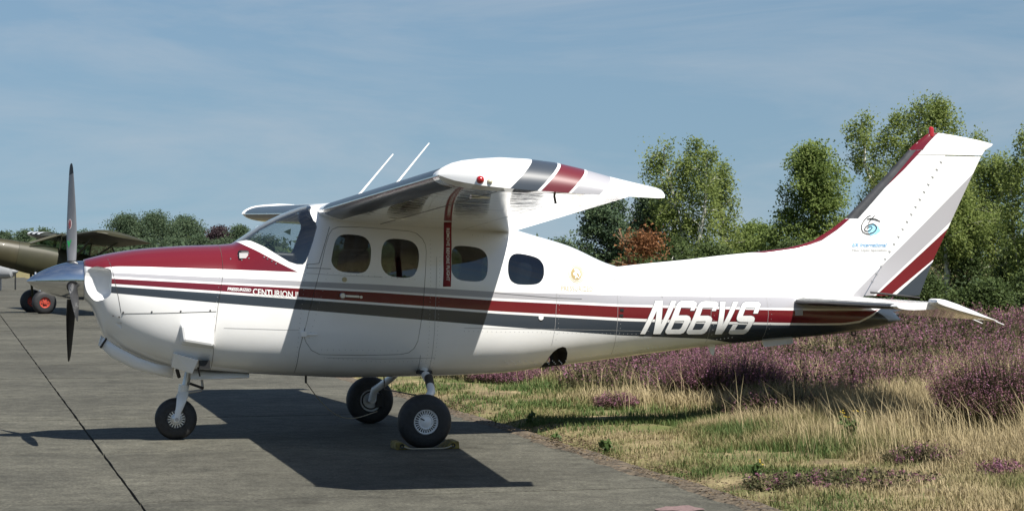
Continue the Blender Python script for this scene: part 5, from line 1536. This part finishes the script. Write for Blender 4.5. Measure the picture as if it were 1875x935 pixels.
def tree(name, label, cat, base, h, w, kind, seed, nclump, per, leaf, first=.15, stems=1, sig=.16, top=.75, group=None, shape=None, droop=.0, lm=None):
    """tapered trunk(s), limbs and twigs; leaf clumps gather along the twigs"""
    g = np.random.default_rng(seed); r = empty(name, base); tag(r, label, cat, group)
    tb = MB(); C = []; bark = {'birch': M['birch_bark']}.get(kind, M['bark'])
    for s in range(stems):
        a0 = g.uniform(0, 6.28); off = .10 * w * (s > 0); hs = h * (1 if s == 0 else g.uniform(.72, .95))
        lean = np.array([math.cos(a0), math.sin(a0)]) * (0.05 if stems == 1 else .16) * hs
        P0 = [np.array([math.cos(a0) * off, math.sin(a0) * off, -.1])]
        for k in range(1, 9):
            f = k / 8; P0.append(np.array([P0[0][0] + lean[0] * f + g.normal(0, .012) * hs, P0[0][1] + lean[1] * f + g.normal(0, .012) * hs, hs * f * .97]))
        r0 = .013 * hs + .02
        tb.tube(P0, [r0 * (1 - .92 * k / 8) + .004 for k in range(9)], 8)
        nb = int((20 if kind != 'pine' else 26) / stems ** .5)
        for b in range(nb):
            f = first + (1 - first) * ((b + g.uniform(0, .8)) / nb)
            ii = f * 8; i0 = int(min(7, ii)); p = P0[i0] + (P0[i0 + 1] - P0[i0]) * (ii - i0)
            fr = (f - first) / (1 - first)
            prof = (shape(fr) if shape else (math.sin(math.pi * (fr * .80 + .20)) ** .7 + .10))
            ln = w * prof * g.uniform(.6, 1.12) * (1 if s == 0 else .8); az = b * 2.4 + g.normal(0, .5)
            el = {'pine': .10, 'birch': .75, 'oak': .5, 'far': .5, 'copper': .5}[kind] + g.normal(0, .12) + .25 * fr
            d = np.array([math.cos(az) * math.cos(el), math.sin(az) * math.cos(el), math.sin(el)])
            e = p + d * ln; m_ = p + d * ln * .55 + np.array([0, 0, ln * .05]); e[2] -= droop * ln
            tb.tube([p, m_, e], [max(.008, r0 * .38 * (1 - .6 * f)), .012 * (h / 6) ** .5, .004], 5, 0, False)
            for q in range(4):      # twigs
                ff = g.uniform(.35, 1); st = p + (m_ - p) * (ff / .55) if ff < .55 else m_ + (e - m_) * ((ff - .55) / .45)
                td = d * .6 + g.normal(0, .55, 3); td /= np.linalg.norm(td); tl = ln * g.uniform(.18, .42)
                en = st + td * tl; en[2] -= droop * tl * 1.5
                if kind in ('birch', 'pine'): tb.tube([st, en], [.007, .003], 4, 0, False)
                for z in (.5, .8, 1.0): C.append((st + (en - st) * z, 1.0))
            for z in (.5, .7, .85, 1.0): C.append((p + (e - p) * z, 1.0))
        C.append((P0[-1], 1.0)); C.append((P0[-2], 1.0))
    C = np.array([c for c, _ in C])
    kz_ = (h - sig * 1.5) / C[:, 2].max(); kw_ = w / np.percentile(np.hypot(C[:, 0], C[:, 1]), 93) * .95
    C = C * [kw_, kw_, kz_]; tb.v = [(x * kw_, y * kw_, z * kz_) for x, y, z in tb.v]
    tb.build('trunk', bark, r)
    nclump = int(nclump * 2.2); per = max(6, int(per * .64))
    ne = int(nclump * .55)                                     # crown volume with a lumpy outline and gaps; the rest follows the twigs
    f = first + (1 - first) * g.uniform(0, 1, ne) ** .9; az = g.uniform(0, 2 * np.pi, ne); ff = (f - first) / (1 - first)
    pr_ = np.array([(shape(q) if shape else (math.sin(math.pi * (q * .80 + .20)) ** .7 + .10)) for q in ff])
    lump = .62 + .62 * vnoise(az * 2.2 + 40, f * 9, 1.0, seed + 3) * (.6 + .8 * vnoise(az * 5, f * 22, 1.0, seed + 5))
    rr_ = w * pr_ * lump * g.uniform(0, 1, ne) ** .42
    E = np.stack([rr_ * np.cos(az), rr_ * np.sin(az), f * (h - sig)], 1)
    hole = vnoise(E[:, 0] * 1.0 + E[:, 2] * .8, E[:, 1] + E[:, 2] * 1.3, .16 * w + .22, seed + 9); E = E[hole > .36]
    T_ = C[g.integers(0, len(C), nclump - ne)] + g.normal(0, 1, (nclump - ne, 3)).clip(-1.5, 1.5) * sig * .7
    cen = np.concatenate([E, T_]); nclump = len(cen)
    tone = np.clip(g.normal(.5, .22, nclump), 0, 1); size = g.uniform(.4, 1.15, nclump)
    k = np.repeat(np.arange(nclump), per); n = len(k)
    sg = np.array([.8, .8, 1.15] if kind == 'birch' else [1.05, 1.05, .7]) * sig
    gd_ = g.normal(0, 1, (n, 3)); gd_ *= np.minimum(1, 1.8 / (np.linalg.norm(gd_, axis=1) + 1e-6))[:, None]
    pts = cen[k] + gd_ * sg * size[k][:, None]
    if kind == 'birch': pts[:, 2] -= np.minimum(g.exponential(.12, n), .5) * size[k]
    ok = pts[:, 2] > .05; pts = pts[ok]; k = k[ok]; n = len(pts)
    v, t = quads(pts, g.uniform(.6, 1.3, n) * leaf * .72, g, np.array([.28, -.34, .62]))
    soup('crown', v, t, LEAF[lm or kind], np.repeat(np.clip(tone[k] + g.normal(0, .16, n), 0, 1), 3), r)
    return r
def at_px(px, d): return ((px - CX) / F * d, d, float(ground_z((px - CX) / F * d, d)) if d < 88 else -.06)
def hpx(ytop, d): return H + (CY - ytop) / F * d
def right_tree(lab, px, ytop, halfw, d, kind, seed, nc, per, leaf, name=None, **kw):
    return tree(name or {'birch': 'birch_tree', 'oak': 'oak_tree', 'pine': 'pine_tree'}[kind], lab, 'tree', at_px(px, d), hpx(ytop, d), halfw / F * d, kind, seed, nc, per, leaf, **kw)
BT = 'trees at the edge of the heath'
BIRCH = lambda f: ((1 - f) ** .55 * .95 + .10) * min(1, .55 + 1.6 * f)
CONE = lambda f: (1 - f) ** .65 * 1.0 + .06
right_tree('airy tall birch with several pale stems right of the wing tip', 1272, 258, 78, 66, 'birch', 1, 560, 34, .105, stems=3, sig=.19, group=BT, droop=.15, shape=BIRCH)
right_tree('slimmer birch leaning beside the airy tall one', 1325, 300, 42, 69, 'birch', 2, 240, 30, .105, sig=.19, group=BT, droop=.15, shape=BIRCH)
right_tree('dark spreading pine behind the trailing edge of the wing', 1105, 362, 92, 62, 'pine', 3, 560, 36, .10, first=.12, sig=.16, group=BT, shape=lambda f: 1.05 - .75 * f)
right_tree('dark pine half hidden behind the spreading one', 1185, 352, 62, 68, 'pine', 4, 420, 36, .11, first=.1, sig=.2, group=BT, shape=lambda f: 1.0 - .7 * f)
right_tree('dense rounded tree left of the tail fin', 1482, 266, 92, 68, 'oak', 5, 700, 42, .115, first=.1, sig=.24, group=BT, shape=CONE)
right_tree('tall birch rising behind the leading edge of the tail fin', 1640, 205, 88, 72, 'birch', 6, 600, 36, .115, stems=2, sig=.21, group=BT, droop=.1, shape=BIRCH)
right_tree('tallest birch with its top above the tail fin beacon', 1722, 183, 80, 70, 'birch', 7, 620, 36, .115, stems=2, sig=.21, group=BT, droop=.1, shape=BIRCH)
right_tree('birch with white trunk right of the rudder', 1738, 300, 75, 61, 'birch', 8, 520, 36, .10, first=.34, sig=.19, group=BT, droop=.15, shape=BIRCH)
right_tree('birch with thin stem at the right below the fin tip', 1808, 285, 62, 64, 'birch', 9, 420, 36, .105, first=.2, sig=.19, group=BT, droop=.15, shape=BIRCH)
right_tree('birch cut by the right edge of the picture', 1880, 238, 52, 58, 'birch', 10, 320, 34, .10, first=.15, stems=2, sig=.2, group=BT, droop=.2, shape=BIRCH)
right_tree('small tree between the airy birch and the rounded tree', 1382, 408, 62, 76, 'oak', 11, 360, 36, .12, first=.08, sig=.24, group=BT)
right_tree('bushy tree behind the dorsal fin', 1560, 400, 62, 74, 'oak', 12, 380, 36, .12, first=.05, sig=.26, group=BT)
for i, (px, yt, hw, d, kind, lab) in enumerate([
        (1030, 440, 50, 64, 'pine', 'low pine at the left end of the right-hand wood'), (1160, 470, 62, 60, 'oak', 'green shrub under the dead brown branch'), (1235, 440, 56, 64, 'birch', 'leafy young birch in front of the airy birch'),
        (1310, 448, 55, 63, 'oak', 'leafy shrub at the foot of the slim birch'), (1440, 446, 52, 64, 'birch', 'young birch at the left foot of the rounded tree'), (1530, 440, 55, 63, 'oak', 'shrub at the right foot of the rounded tree'),
        (1642, 452, 46, 60, 'birch', 'young birch just right of the stabilizer root'), (1690, 505, 40, 56, 'oak', 'low shrub behind the drooped elevator'), (1770, 420, 50, 61, 'birch', 'leafy young birch behind the elevator tip'), (1812, 515, 44, 55, 'oak', 'low shrub right of the elevator tip'), (1862, 440, 52, 60, 'birch', 'young birch below the one cut by the picture edge'), (1905, 480, 50, 57, 'oak', 'shrub partly outside the right edge')]):
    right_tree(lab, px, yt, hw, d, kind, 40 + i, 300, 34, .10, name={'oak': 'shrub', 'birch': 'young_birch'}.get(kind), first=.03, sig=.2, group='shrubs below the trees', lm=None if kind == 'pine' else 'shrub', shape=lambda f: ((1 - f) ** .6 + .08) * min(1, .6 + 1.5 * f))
# trees beyond the far side of the cabin, glimpsed through its windows
for i, (px, yt) in enumerate([(560, 450), (640, 445), (720, 440), (800, 448), (880, 442), (960, 446)]):
    right_tree('shrub seen through cabin window, %s along from the windscreen' % ['first', 'second', 'third', 'fourth', 'fifth', 'sixth'][i], px, yt, 70, 95, 'oak', 70 + i, 300, 30, .17, name='shrub', first=.02, sig=.36, group='shrubs glimpsed through the cabin', shape=lambda f: 1.1 - .6 * f)
# dead branch with rusty needles in the pine
g = np.random.default_rng(9); p = W(1152, 492, 57.5)
dr = empty('dead_tree', (p.x, p.y, 0)); tag(dr, 'dead leaning pine with bare stem and rust-brown needles', 'tree')
top_z = hpx(418, 57.5)
b = MB(); b.tube([(0.1, 0, 0), (.02, 0, top_z * .6), (-.28, .1, top_z)], [.06, .045, .015], 7)
for k in range(11):
    f = g.uniform(.35, .95); a = g.uniform(0, 6.28); q = Vector((-.28 * f * f + .05, 0, top_z * f)); e = q + Vector((math.cos(a) * .55, math.sin(a) * .5, g.uniform(-.1, .4)))
    b.tube([q, e], [.018, .006], 5)
b.build('trunk', M['dead'], dr)
c = np.concatenate([g.normal(0, 1, (1500, 3)) * [.26, .22, .2] + [.42, 0, hpx(447, 57.5)], g.normal(0, 1, (500, 3)) * [.2, .2, .12] + [.05, 0, hpx(490, 57.5)]])
v, t = quads(c, g.uniform(.05, .1, len(c)), g); soup('crown', v, t, LEAF['rust'], np.repeat(g.uniform(0, 1, len(c)), 3), dr)
# far tree line on the left
LT = 'far trees beyond the airfield'
def far_tree(lab, px, ytop, halfw, d, seed, kind='far', nc=300, per=34, leaf=.30, sig=.55, first=.1, **kw):
    tree('far_tree', lab, 'tree', at_px(px, d), hpx(ytop, d), halfw / F * d, kind, seed, nc, per, leaf, first=first, sig=sig, group=LT, **kw)
full = lambda f: (max(0.02, 1 - (f * 1.02) ** 3)) ** .5
far_tree('broad rounded tree at the left of the far grove', 232, 388, 44, 300, 1, nc=420, sig=.75, shape=full)
far_tree('tallest rounded tree in the middle of the far grove', 285, 384, 54, 300, 2, nc=480, sig=.8, shape=full)
far_tree('rounded tree at the right end of the far grove', 338, 391, 42, 305, 3, nc=420, sig=.75, shape=full)
far_tree('dark copper-leaved tree right of the far grove', 400, 411, 34, 290, 4, 'copper', nc=420, shape=full)
far_tree('small dark green tree in front of the windscreen', 440, 409, 22, 280, 5, nc=260, shape=full)
for i, (px, yt, hw, d) in enumerate([(10, 420, 30, 320), (48, 417, 24, 330), (84, 414, 24, 310), (118, 424, 24, 320), (150, 418, 26, 315), (182, 424, 26, 310), (215, 432, 30, 280), (262, 432, 34, 270), (312, 430, 34, 265), (362, 428, 34, 262), (408, 432, 34, 262), (452, 430, 30, 262), (-24, 415, 30, 320), (180, 440, 30, 262), (490, 428, 32, 268)]):
    far_tree(['low tree behind the olive airplane nose, near the left edge', 'second low tree from the left edge on the skyline', 'umbrella-topped tree left of the upright propeller blade', 'low tree just left of the propeller', 'low tree just right of the propeller', 'low tree over the olive airplane wing tip',
              'hedge tree under the left of the far grove', 'hedge tree under the middle of the far grove', 'hedge tree under the right of the far grove', 'hedge tree under the copper-leaved tree', 'hedge tree right under the copper-leaved tree', 'hedge tree behind the windscreen base', 'tree at the very left edge of the skyline', 'hedge tree behind the olive wing', 'hedge tree seen through the windscreen'][i], px, yt, hw, d, 20 + i, nc=240, per=30, shape=full, first=.03)
# scrub that closes the foot of the far trees
g = np.random.default_rng(3); n = 9000
x = g.uniform(-78, -8, n); y = 262 + g.uniform(-12, 40, n); z = np.abs(g.normal(0, 1.3, n)) * (0.7 + .6 * vnoise(x, y, 6, 5))
v, t = quads(np.stack([x, y, z], 1), g.uniform(.5, 1.1, n), g)
tag(soup('far_scrub', v, t, LEAF['far'], np.repeat(np.clip(vnoise(x, y, 3, 6) + g.normal(0, .15, n), 0, 1), 3)), 'continuous low scrub below the far trees', 'scrub', kind='stuff')
g = np.random.default_rng(4); n = 12000
x = g.uniform(-3, 20, n); y = 57 + g.uniform(0, 22, n); z = np.abs(g.normal(0, .5, n)) * (0.3 + 1.3 * vnoise(x, y, 1.6, 5)) + .05
v, t = quads(np.stack([x, y, z], 1), g.uniform(.09, .17, n), g)
tag(soup('undergrowth', v, t, LEAF['pine'], np.repeat(np.clip(vnoise(x, y, 2, 6) + g.normal(0, .15, n), 0, 1), 3)), 'dense green undergrowth at the foot of the right-hand trees', 'undergrowth', kind='stuff')

# the wood behind the photographer, mirrored in the windows and the spinner
g = np.random.default_rng(14); n = 24000
x = g.uniform(-110, 110, n); y = -75 + g.uniform(-10, 6, n); top_ = 6 + 5 * vnoise(x, y * 0, 9, 61) + 2.5 * vnoise(x, y * 0, 3, 62); z = top_ * g.uniform(0, 1, n) ** .8
v, t = quads(np.stack([x, y, z], 1), g.uniform(.7, 1.6, n), g)
tag(soup('far_wood', v, t, LEAF['oak'], np.repeat(g.uniform(0, 1, n), 3)), 'dark tree line mirrored in the cabin windows', 'wood', kind='stuff')
# ------------------------------------------------------------------ small things around the aeroplane
# yellow wheel chocks joined by a rope
wc = PLANE.matrix_basis @ Vector(cn)
def chock(name, dx, label):
    p = PLANE.matrix_basis @ Vector((cn[0] + dx, cn[1] - .02, 0.0))
    r = empty(name, (p.x, p.y, .001), YAW); tag(r, label, 'wheel chock', 'chocks at the near main wheel')
    sg = 1 if dx < 0 else -1
    q = [(-.075 * sg, 0), (.070 * sg, 0), (-.02 * sg, .062), (-.070 * sg, .062)]
    v = [(x, y, z) for y in (-.12, .12) for x, z in q]
    o = mesh('wedge', v, [(0, 1, 2, 3), (4, 7, 6, 5), (0, 4, 5, 1), (1, 5, 6, 2), (2, 6, 7, 3), (3, 7, 4, 0)], M['yellow'], r, False); bevel(o, .006)
    b = MB(); b.lathe([(.008, -.122), (.019, -.126), (.019, -.118), (.008, -.116)], (-.02 * sg, 0, .030), 'y', 16); b.build('rope_hole', M['black'], r)
    return r
chock('wheel_chock', -.195, 'scuffed yellow wheel chock in front of the near main wheel')
chock('wheel_chock', .195, 'scuffed yellow wheel chock behind the near main wheel')
a = PLANE.matrix_basis @ Vector((cn[0] - .20, cn[1] - .155, .03)); e = PLANE.matrix_basis @ Vector((cn[0] + .20, cn[1] - .155, .03))
b = MB(); pts = [a.lerp(e, k / 12) for k in range(13)]
for k, p in enumerate(pts): p.z = max(.009, .03 * abs(2 * k / 12 - 1) ** 4)
b.tube(pts, .006, 6); tag(b.build('chock_rope', M['rope']), 'pale rope joining the two yellow chocks', 'rope')
# red warning ribbon hanging from the wing
rt = wing_pt(1.62, .60, False, 1); 
s_r = P(820, 410, 1.62)
rr = empty('warning_ribbon', PLANE.matrix_basis @ Vector((s_r.x, s_r.y, s_r.z)), YAW); tag(rr, 'red REMOVE BEFORE FLIGHT ribbon hanging below the near wing', 'ribbon')
zt = wing_pt(1.62, .60, False, 1).z - s_r.z
zt = max(zt, 0.0); zb = P(820, 524.5, 1.62).z - s_r.z; wd = .066
v = []; nn = 16
for k in range(nn + 1):
    z = zt + (zb - zt) * k / nn; off = .010 * math.sin(k * .9) * (k / nn); sh = -.006 * (k / nn)
    v += [(-wd / 2 + sh, off, z), (wd / 2 + sh, off + .004 * math.sin(k * .7), z)]
o = mesh('ribbon', v, [(2 * k, 2 * k + 1, 2 * k + 3, 2 * k + 2) for k in range(nn)], M['ribbon'], rr)
md = o.modifiers.new('thickness', 'SOLIDIFY'); md.thickness = .003
bm = text_bm('REMOVE BEFORE FLIGHT', .036, (0, 0), width=abs(zb) * .84, bold=.0004)
for q in bm.verts:       # letters read downwards
    x, z = q.co.x, q.co.z
    zz = -.035 + (-x); k = (zz - zt) / (zb - zt) * nn
    q.co = (z - .012, .010 * math.sin(k * .9) * (k / nn) - .006, zz)
bmesh.ops.recalc_face_normals(bm, faces=bm.faces)
me = bpy.data.meshes.new('ribbon_lettering'); bm.to_mesh(me); bm.free(); me.materials.append(M['textwhite']); link('ribbon_lettering', me, rr)
# earthing cable from the belly to the far wheel, and a line between the main wheels
A = PLANE.matrix_basis @ P(561, 700, .1); B_ = PLANE.matrix_basis @ Vector((cf[0] + .05, cf[1] - .12, .12))
pts = [A.lerp(B_, k / 20) for k in range(21)]
for k, p in enumerate(pts): p.z -= .22 * math.sin(math.pi * k / 20) ** 1.0 * (1 - .35 * k / 20); p.z = max(p.z, .01)
b = MB(); b.tube(pts, .0045, 5); tag(b.build('earthing_cable', M['rope']), 'thin slack cable hanging from the belly to the far main wheel', 'cable')
A = PLANE.matrix_basis @ P(703, 689, .3); B_ = PLANE.matrix_basis @ Vector((cn[0], cn[1] + .16, .42)); C_ = PLANE.matrix_basis @ P(704, 712, .5)
b = MB(); b.tube([A, C_, B_], .006, 5); tag(b.build('brake_hose', M['wire']), 'dark thin line from the belly to the near wheel', 'hose')

# ------------------------------------------------------------------ other aeroplanes
M['olive'] = mat('olive_drab_paint', (.030, .029, .011), .55, coat=.0, noise=(3, .15))
M['olive2'] = mat('brown_olive_cowl', (.036, .031, .012), .5, coat=.03, noise=(4, .15))
M['oliveunder'] = mat('dark_olive_underside', (.020, .020, .014), .5, noise=(3, .2))
M['hubred'] = mat('red_wheel_hub', (.36, .045, .025), .5)
M['orange'] = mat('orange_paint', (.62, .26, .07), .4)
M['shadewhite'] = mat('shade_darkened_white_paint', (.30, .31, .32), .45)  # white paint greyed: the shade it stands in is put into the colour
def body(name, secs, m, parent, n=20, ex=2.6):
    """loft of (x, zbot, ztop, half width) sections"""
    v = []; f = []
    for x, zb, zt, w_ in secs:
        for k in range(n):
            a = 2 * math.pi * k / n; c, s = math.cos(a), math.sin(a); e = 2 / ex
            v.append((x, w_ * math.copysign(abs(c) ** e, c), (zb + zt) / 2 + (zt - zb) / 2 * math.copysign(abs(s) ** e, s)))
    for i in range(len(secs) - 1):
        for k in range(n): f.append((i * n + k, i * n + (k + 1) % n, (i + 1) * n + (k + 1) % n, (i + 1) * n + k))
    f.append(list(range(n))); f.append([(len(secs) - 1) * n + k for k in range(n)])
    return mesh(name, v, f, m, parent)
def slab_wing(name, x0, ch, t0, t1, z, m, parent, side, th=.12, dih=.02, taper=1.0):
    xs = [0, .02, .08, .2, .4, .6, .8, 1]; v = []; f = []; fm = []
    prof = [(x, True) for x in reversed(xs)] + [(x, False) for x in xs[1:]]; n = len(prof)
    ts = [t0, (t0 + t1) / 2, t1 - .25, t1 - .08, t1]
    for t in ts:
        sc = 1 if t < t1 - .2 else (.9 if t < t1 - .05 else .6); c = ch * sc
        for x, u in prof: v.append((x0 + (ch - c) * .5 + c * x, -t * side, z + dih * t + airfoil(x, u, th) * c * (1 if sc == 1 else .6)))
    for i in range(len(ts) - 1):
        for k in range(n):
            f.append((i * n + k, i * n + (k + 1) % n, (i + 1) * n + (k + 1) % n, (i + 1) * n + k)); fm.append(0 if prof[k][1] and prof[(k + 1) % n][1] else 1)
    f.append(list(range(n))); f.append([(len(ts) - 1) * n + k for k in range(n)]); fm += [0, 0]
    return mesh(name, v, f, m, parent, True, fm)
pitch = R(11)
OZ = .0
oz = empty('military_airplane', (-13.2, 58.4, -.02)); oz.rotation_euler = (0, pitch, R(23)); tag(oz, 'olive green high-wing tail-wheel airplane with red wheel hubs', 'airplane')
unp = lambda s, z: (s * math.cos(pitch) - z * math.sin(pitch), s * math.sin(pitch) + z * math.cos(pitch))
cw_ = body('cowling', [(-2.0, 1.30, 1.62, .18), (-1.94, 1.2, 1.72, .28), (-1.6, 1.14, 1.84, .36), (-1.2, 1.10, 1.87, .38), (-.92, 1.08, 1.88, .39)], M['olive2'], oz)
bd_ = body('fuselage', [(-.915, 1.08, 1.88, .39), (-.6, 1.05, 1.90, .39), (-.2, 1.03, 1.92, .39), (.3, 1.03, 1.90, .39), (1.2, 1.05, 1.85, .37), (2.0, 1.10, 1.78, .32), (3.2, 1.22, 1.68, .2), (4.6, 1.36, 1.58, .07), (4.9, 1.4, 1.55, .03)], M['olive'], oz)
# glazed cabin: roof, posts and panes
rf = MB(); rf.box((.85, 0, 2.28), (1.4, .80, .05)); rf.build('cabin_roof', M['olive'], oz, False)
M['paneglass'] = glass_mat('clear_cabin_glass', (.75, .8, .78))
def pane(name, q, par=None): 
    o = mesh(name, q, [tuple(range(len(q)))], M['paneglass'], par or oz, False); md = o.modifiers.new('thickness', 'SOLIDIFY'); md.thickness = .006; return o
pane('windshield', [(-.62, -.33, 1.88), (-.62, .33, 1.88), (.17, .36, 2.28), (.17, -.36, 2.28)])
for sd in (-1, 1):
    pane('side_window', [(-.58, sd * .385, 1.86), (.17, sd * .39, 2.26), (.17, sd * .39, 1.86)]); pane('side_window', [(.20, sd * .39, 1.86), (.20, sd * .39, 2.26), (1.0, sd * .385, 2.26), (1.0, sd * .385, 1.84)]); pane('side_window', [(1.03, sd * .385, 1.84), (1.03, sd * .385, 2.26), (1.75, sd * .35, 2.2), (1.85, sd * .34, 1.82)])
    for a, e in (((-.64, .36, 1.86), (.17, .38, 2.28)), ((.18, .39, 1.84), (.18, .39, 2.28)), ((1.015, .385, 1.83), (1.015, .385, 2.28)), ((1.9, .33, 1.80), (1.55, .36, 2.27))):
        b = MB(); b.tube([(a[0], a[1] * sd, a[2]), (e[0], e[1] * sd, e[2])], .022, 6); b.build('window_post', M['olive'], oz)
    wg = slab_wing('wing', .17, 1.6, .38, 4.65, 2.22, [M['olive'], M['oliveunder']], oz, -sd)
    b = MB(); b.tube([(.30, sd * .40, 1.10), (.55, sd * 2.7, 2.26)], .03, 8); b.build('wing_strut', M['olive'], oz)
    b = MB(); b.tube([(.42, sd * .40, 1.12), (1.25, sd * 2.7, 2.26)], .024, 8); b.build('wing_strut', M['olive'], oz)
    if sd == 1:       # bands on the far wing
        for k in range(5):
            t0 = 3.1 + k * .42; mm = M['textwhite'] if k % 2 == 0 else M['black']; v = []; f = []
            xs = [.6, .4, .2, .08, .02, 0]; xs2 = [.02, .08, .2, .4, .6]
            pr = [(x, True) for x in xs] + [(x, False) for x in xs2]
            for t in (t0, t0 + .40):
                for x, u in pr: v.append((.17 + 1.6 * x - (.008 if x == 0 else 0), t, 2.25 + .02 * t + airfoil(x, u, .12) * 1.6 + (.006 if u else -.006)))
            n = len(pr); mesh('wing_band', v, [(i, i + 1, n + i + 1, n + i) for i in range(n - 1)], mm, wg)
    # sprung gear legs and balloon tyres
    wx, wz = unp(0.0, .33)
    wl_ = empty('wheel'); wl_.parent = oz; 
    for (sx, m_) in ((-.35, 'alu'), (.45, 'olive')):  # sunlit glint on the olive near front leg put in as bright metal
        b = MB(); b.tube([(sx, sd * .36, 1.10), (wx, sd * .82, wz + .02)], .035, 8); b.build('gear_leg', M[m_] if sd < 0 else M['olive'], oz)
    c = (wx, sd * .93, wz); rO, wO = .335, .27
    pr = [(.15 + (rO - .15) * math.sin(math.pi * k / 20) ** .6, -wO / 2 * math.cos(math.pi * k / 20)) for k in range(21)]
    b = MB(); b.lathe(pr, c, 'y', 40); b.build('tyre', M['rubber'], wl_)
    b = MB(); b.lathe([(.16, -wO * .42), (.145, -wO * .46), (.12, -wO * .36), (.055, -wO * .36), (.05, -wO * .48), (.001, -wO * .5)], c, 'y', 28); b.build('hub', M['hubred'], wl_)
    b = MB()
    for k in range(7):
        a = 2 * math.pi * k / 7; b.lathe([(.001, -.004), (.016, -.004), (.017, .002)], (c[0] + .09 * math.cos(a), c[1] - wO * .37, c[2] + .09 * math.sin(a)), 'y', 10)
    tag(b.build('hub_hole', M['black'], wl_), kind='stuff')
b = MB(); b.add([(4.1, -.02, 1.6), (4.9, -.02, 1.5), (5.1, -.02, 2.3), (4.75, -.02, 2.42), (4.1, .02, 1.6), (4.9, .02, 1.5), (5.1, .02, 2.3), (4.75, .02, 2.42)], [(0, 1, 2, 3), (4, 7, 6, 5), (0, 4, 5, 1), (1, 5, 6, 2), (2, 6, 7, 3), (3, 7, 4, 0)]); b.build('tail_fin', M['olive'], oz, False)
b = MB(); b.box((4.55, 0, 1.5), (.75, 2.9, .05)); bevel(b.build('stabilizer', M['olive'], oz, False), .02)
b = MB(); b.lathe([(.001, -2.2), (.05, -2.15), (.07, -2.02), (.07, -1.99)], (0, 0, 1.47), 'x', 16); b.build('propeller_hub', M['alu'], oz)
b = MB(); b.box((-2.1, 0, 1.47), (.05, 1.9, .13), 0, Matrix.Rotation(R(25), 3, 'X')); bevel(b.build('propeller_blade', M['black'], oz, False), .02)
# white aeroplane further back, only its nose and front wheel in view
wz_ = empty('white_airplane', (-23.9, 95.5, -.06), R(180 - 8)); tag(wz_, 'white light airplane with a faired nose wheel behind the olive one', 'airplane')
body('fuselage', [(-1.25, .78, 1.05, .2), (-1.2, .66, 1.25, .36), (-.9, .60, 1.42, .48), (0, .62, 1.5, .54), (1.0, .64, 1.52, .56), (2.4, .64, 1.5, .55), (3.6, .78, 1.4, .4), (5.6, 1.0, 1.3, .1)], M['shadewhite'], wz_)
body('cabin', [(.35, 1.45, 1.5, .3), (.9, 1.45, 1.95, .5), (2.2, 1.45, 2.0, .52), (3.2, 1.4, 1.5, .3)], M['boot'], wz_)
for sd in (-1, 1):
    slab_wing('wing', 1.0, 1.6, .4, 4.9, .78, [M['shadewhite'], M['shadewhite']], wz_, sd, dih=.09)
    body('wheel_fairing', [(1.1, .08, .35, .05), (1.25, .05, .48, .12), (1.6, .05, .5, .13), (2.0, .15, .38, .04)], M['shadewhite'], wz_).location = (0, sd * 1.5, 0)
    b = MB(); b.tube([(1.5, sd * 1.5, .4), (1.5, sd * 1.5, .9)], .04, 8); b.build('gear_leg', M['shadewhite'], wz_)
body('nose_fairing', [(-.66, .06, .8, .06), (-.6, .04, .92, .12), (-.3, .04, .95, .13), (.0, .08, .85, .05)], M['shadewhite'], wz_)
b = MB(); b.lathe([(.001, -1.5), (.09, -1.42), (.14, -1.27), (.14, -1.24)], (0, 0, .95), 'x', 18); b.build('spinner', M['shadewhite'], wz_)
b = MB(); b.box((-1.34, 0, .95), (.04, .12, 1.7)); bevel(b.build('propeller_blade', M['black'], wz_, False), .015)
b = MB(); b.add([(4.7, -.03, 1.2), (5.7, -.03, 1.2), (6.1, -.03, 2.4), (5.5, -.03, 2.4), (4.7, .03, 1.2), (5.7, .03, 1.2), (6.1, .03, 2.4), (5.5, .03, 2.4)], [(0, 1, 2, 3), (4, 7, 6, 5), (0, 4, 5, 1), (1, 5, 6, 2), (2, 6, 7, 3), (3, 7, 4, 0)]); b.build('tail_fin', M['shadewhite'], wz_, False)
# aeroplane with an orange fin, cut by the left edge
ob = empty('orange_tailed_airplane', (-20.0, 80, -.06), R(14)); tag(ob, 'airplane with a tall orange tail fin cut by the left edge', 'airplane')
fz_ = [(.05, 1.2), (-1.3, 1.15), (-.55, 2.2), (-.10, 3.35), (.28, 3.35)]; fz_ = [(-1.3, 1.15), (.0, 1.2), (.22, 2.6), (.45, 3.32), (.10, 3.36), (-.5, 2.3)]
b = MB(); n = len(fz_); b.add([(x, -.04, z) for x, z in fz_] + [(x, .04, z) for x, z in fz_], [list(range(n)), [n + i for i in range(n)][::-1]] + [(i, (i + 1) % n, n + (i + 1) % n, n + i) for i in range(n)]); bevel(b.build('tail_fin', M['orange'], ob, False), .02)
body('fuselage', [(-7.0, .8, 1.1, .1), (-6.6, .55, 1.5, .4), (-4, .5, 1.7, .52), (-2.4, .7, 1.5, .35), (-.2, 1.1, 1.3, .06)], M['shadewhite'], ob)
for sd in (-1, 1):
    slab_wing('wing', -5.2, 1.4, .4, 4.5, .7, [M['shadewhite'], M['shadewhite']], ob, sd, dih=.09)
    b = MB(); b.box((-.5, sd * .75, 1.22), (.7, 1.3, .05)); bevel(b.build('stabilizer', M['orange'], ob, False), .02)
    b = MB(); b.tube([(-4.4, sd * 1.2, .75), (-4.4, sd * 1.25, .2)], .04, 8); b.build('gear_leg', M['shadewhite'], ob)
    b = MB(); b.lathe([(.08, -.07), (.19, -.06), (.2, 0), (.19, .06), (.08, .07)], (-4.4, sd * 1.25, .2), 'y', 24); b.build('tyre', M['rubber'], ob)
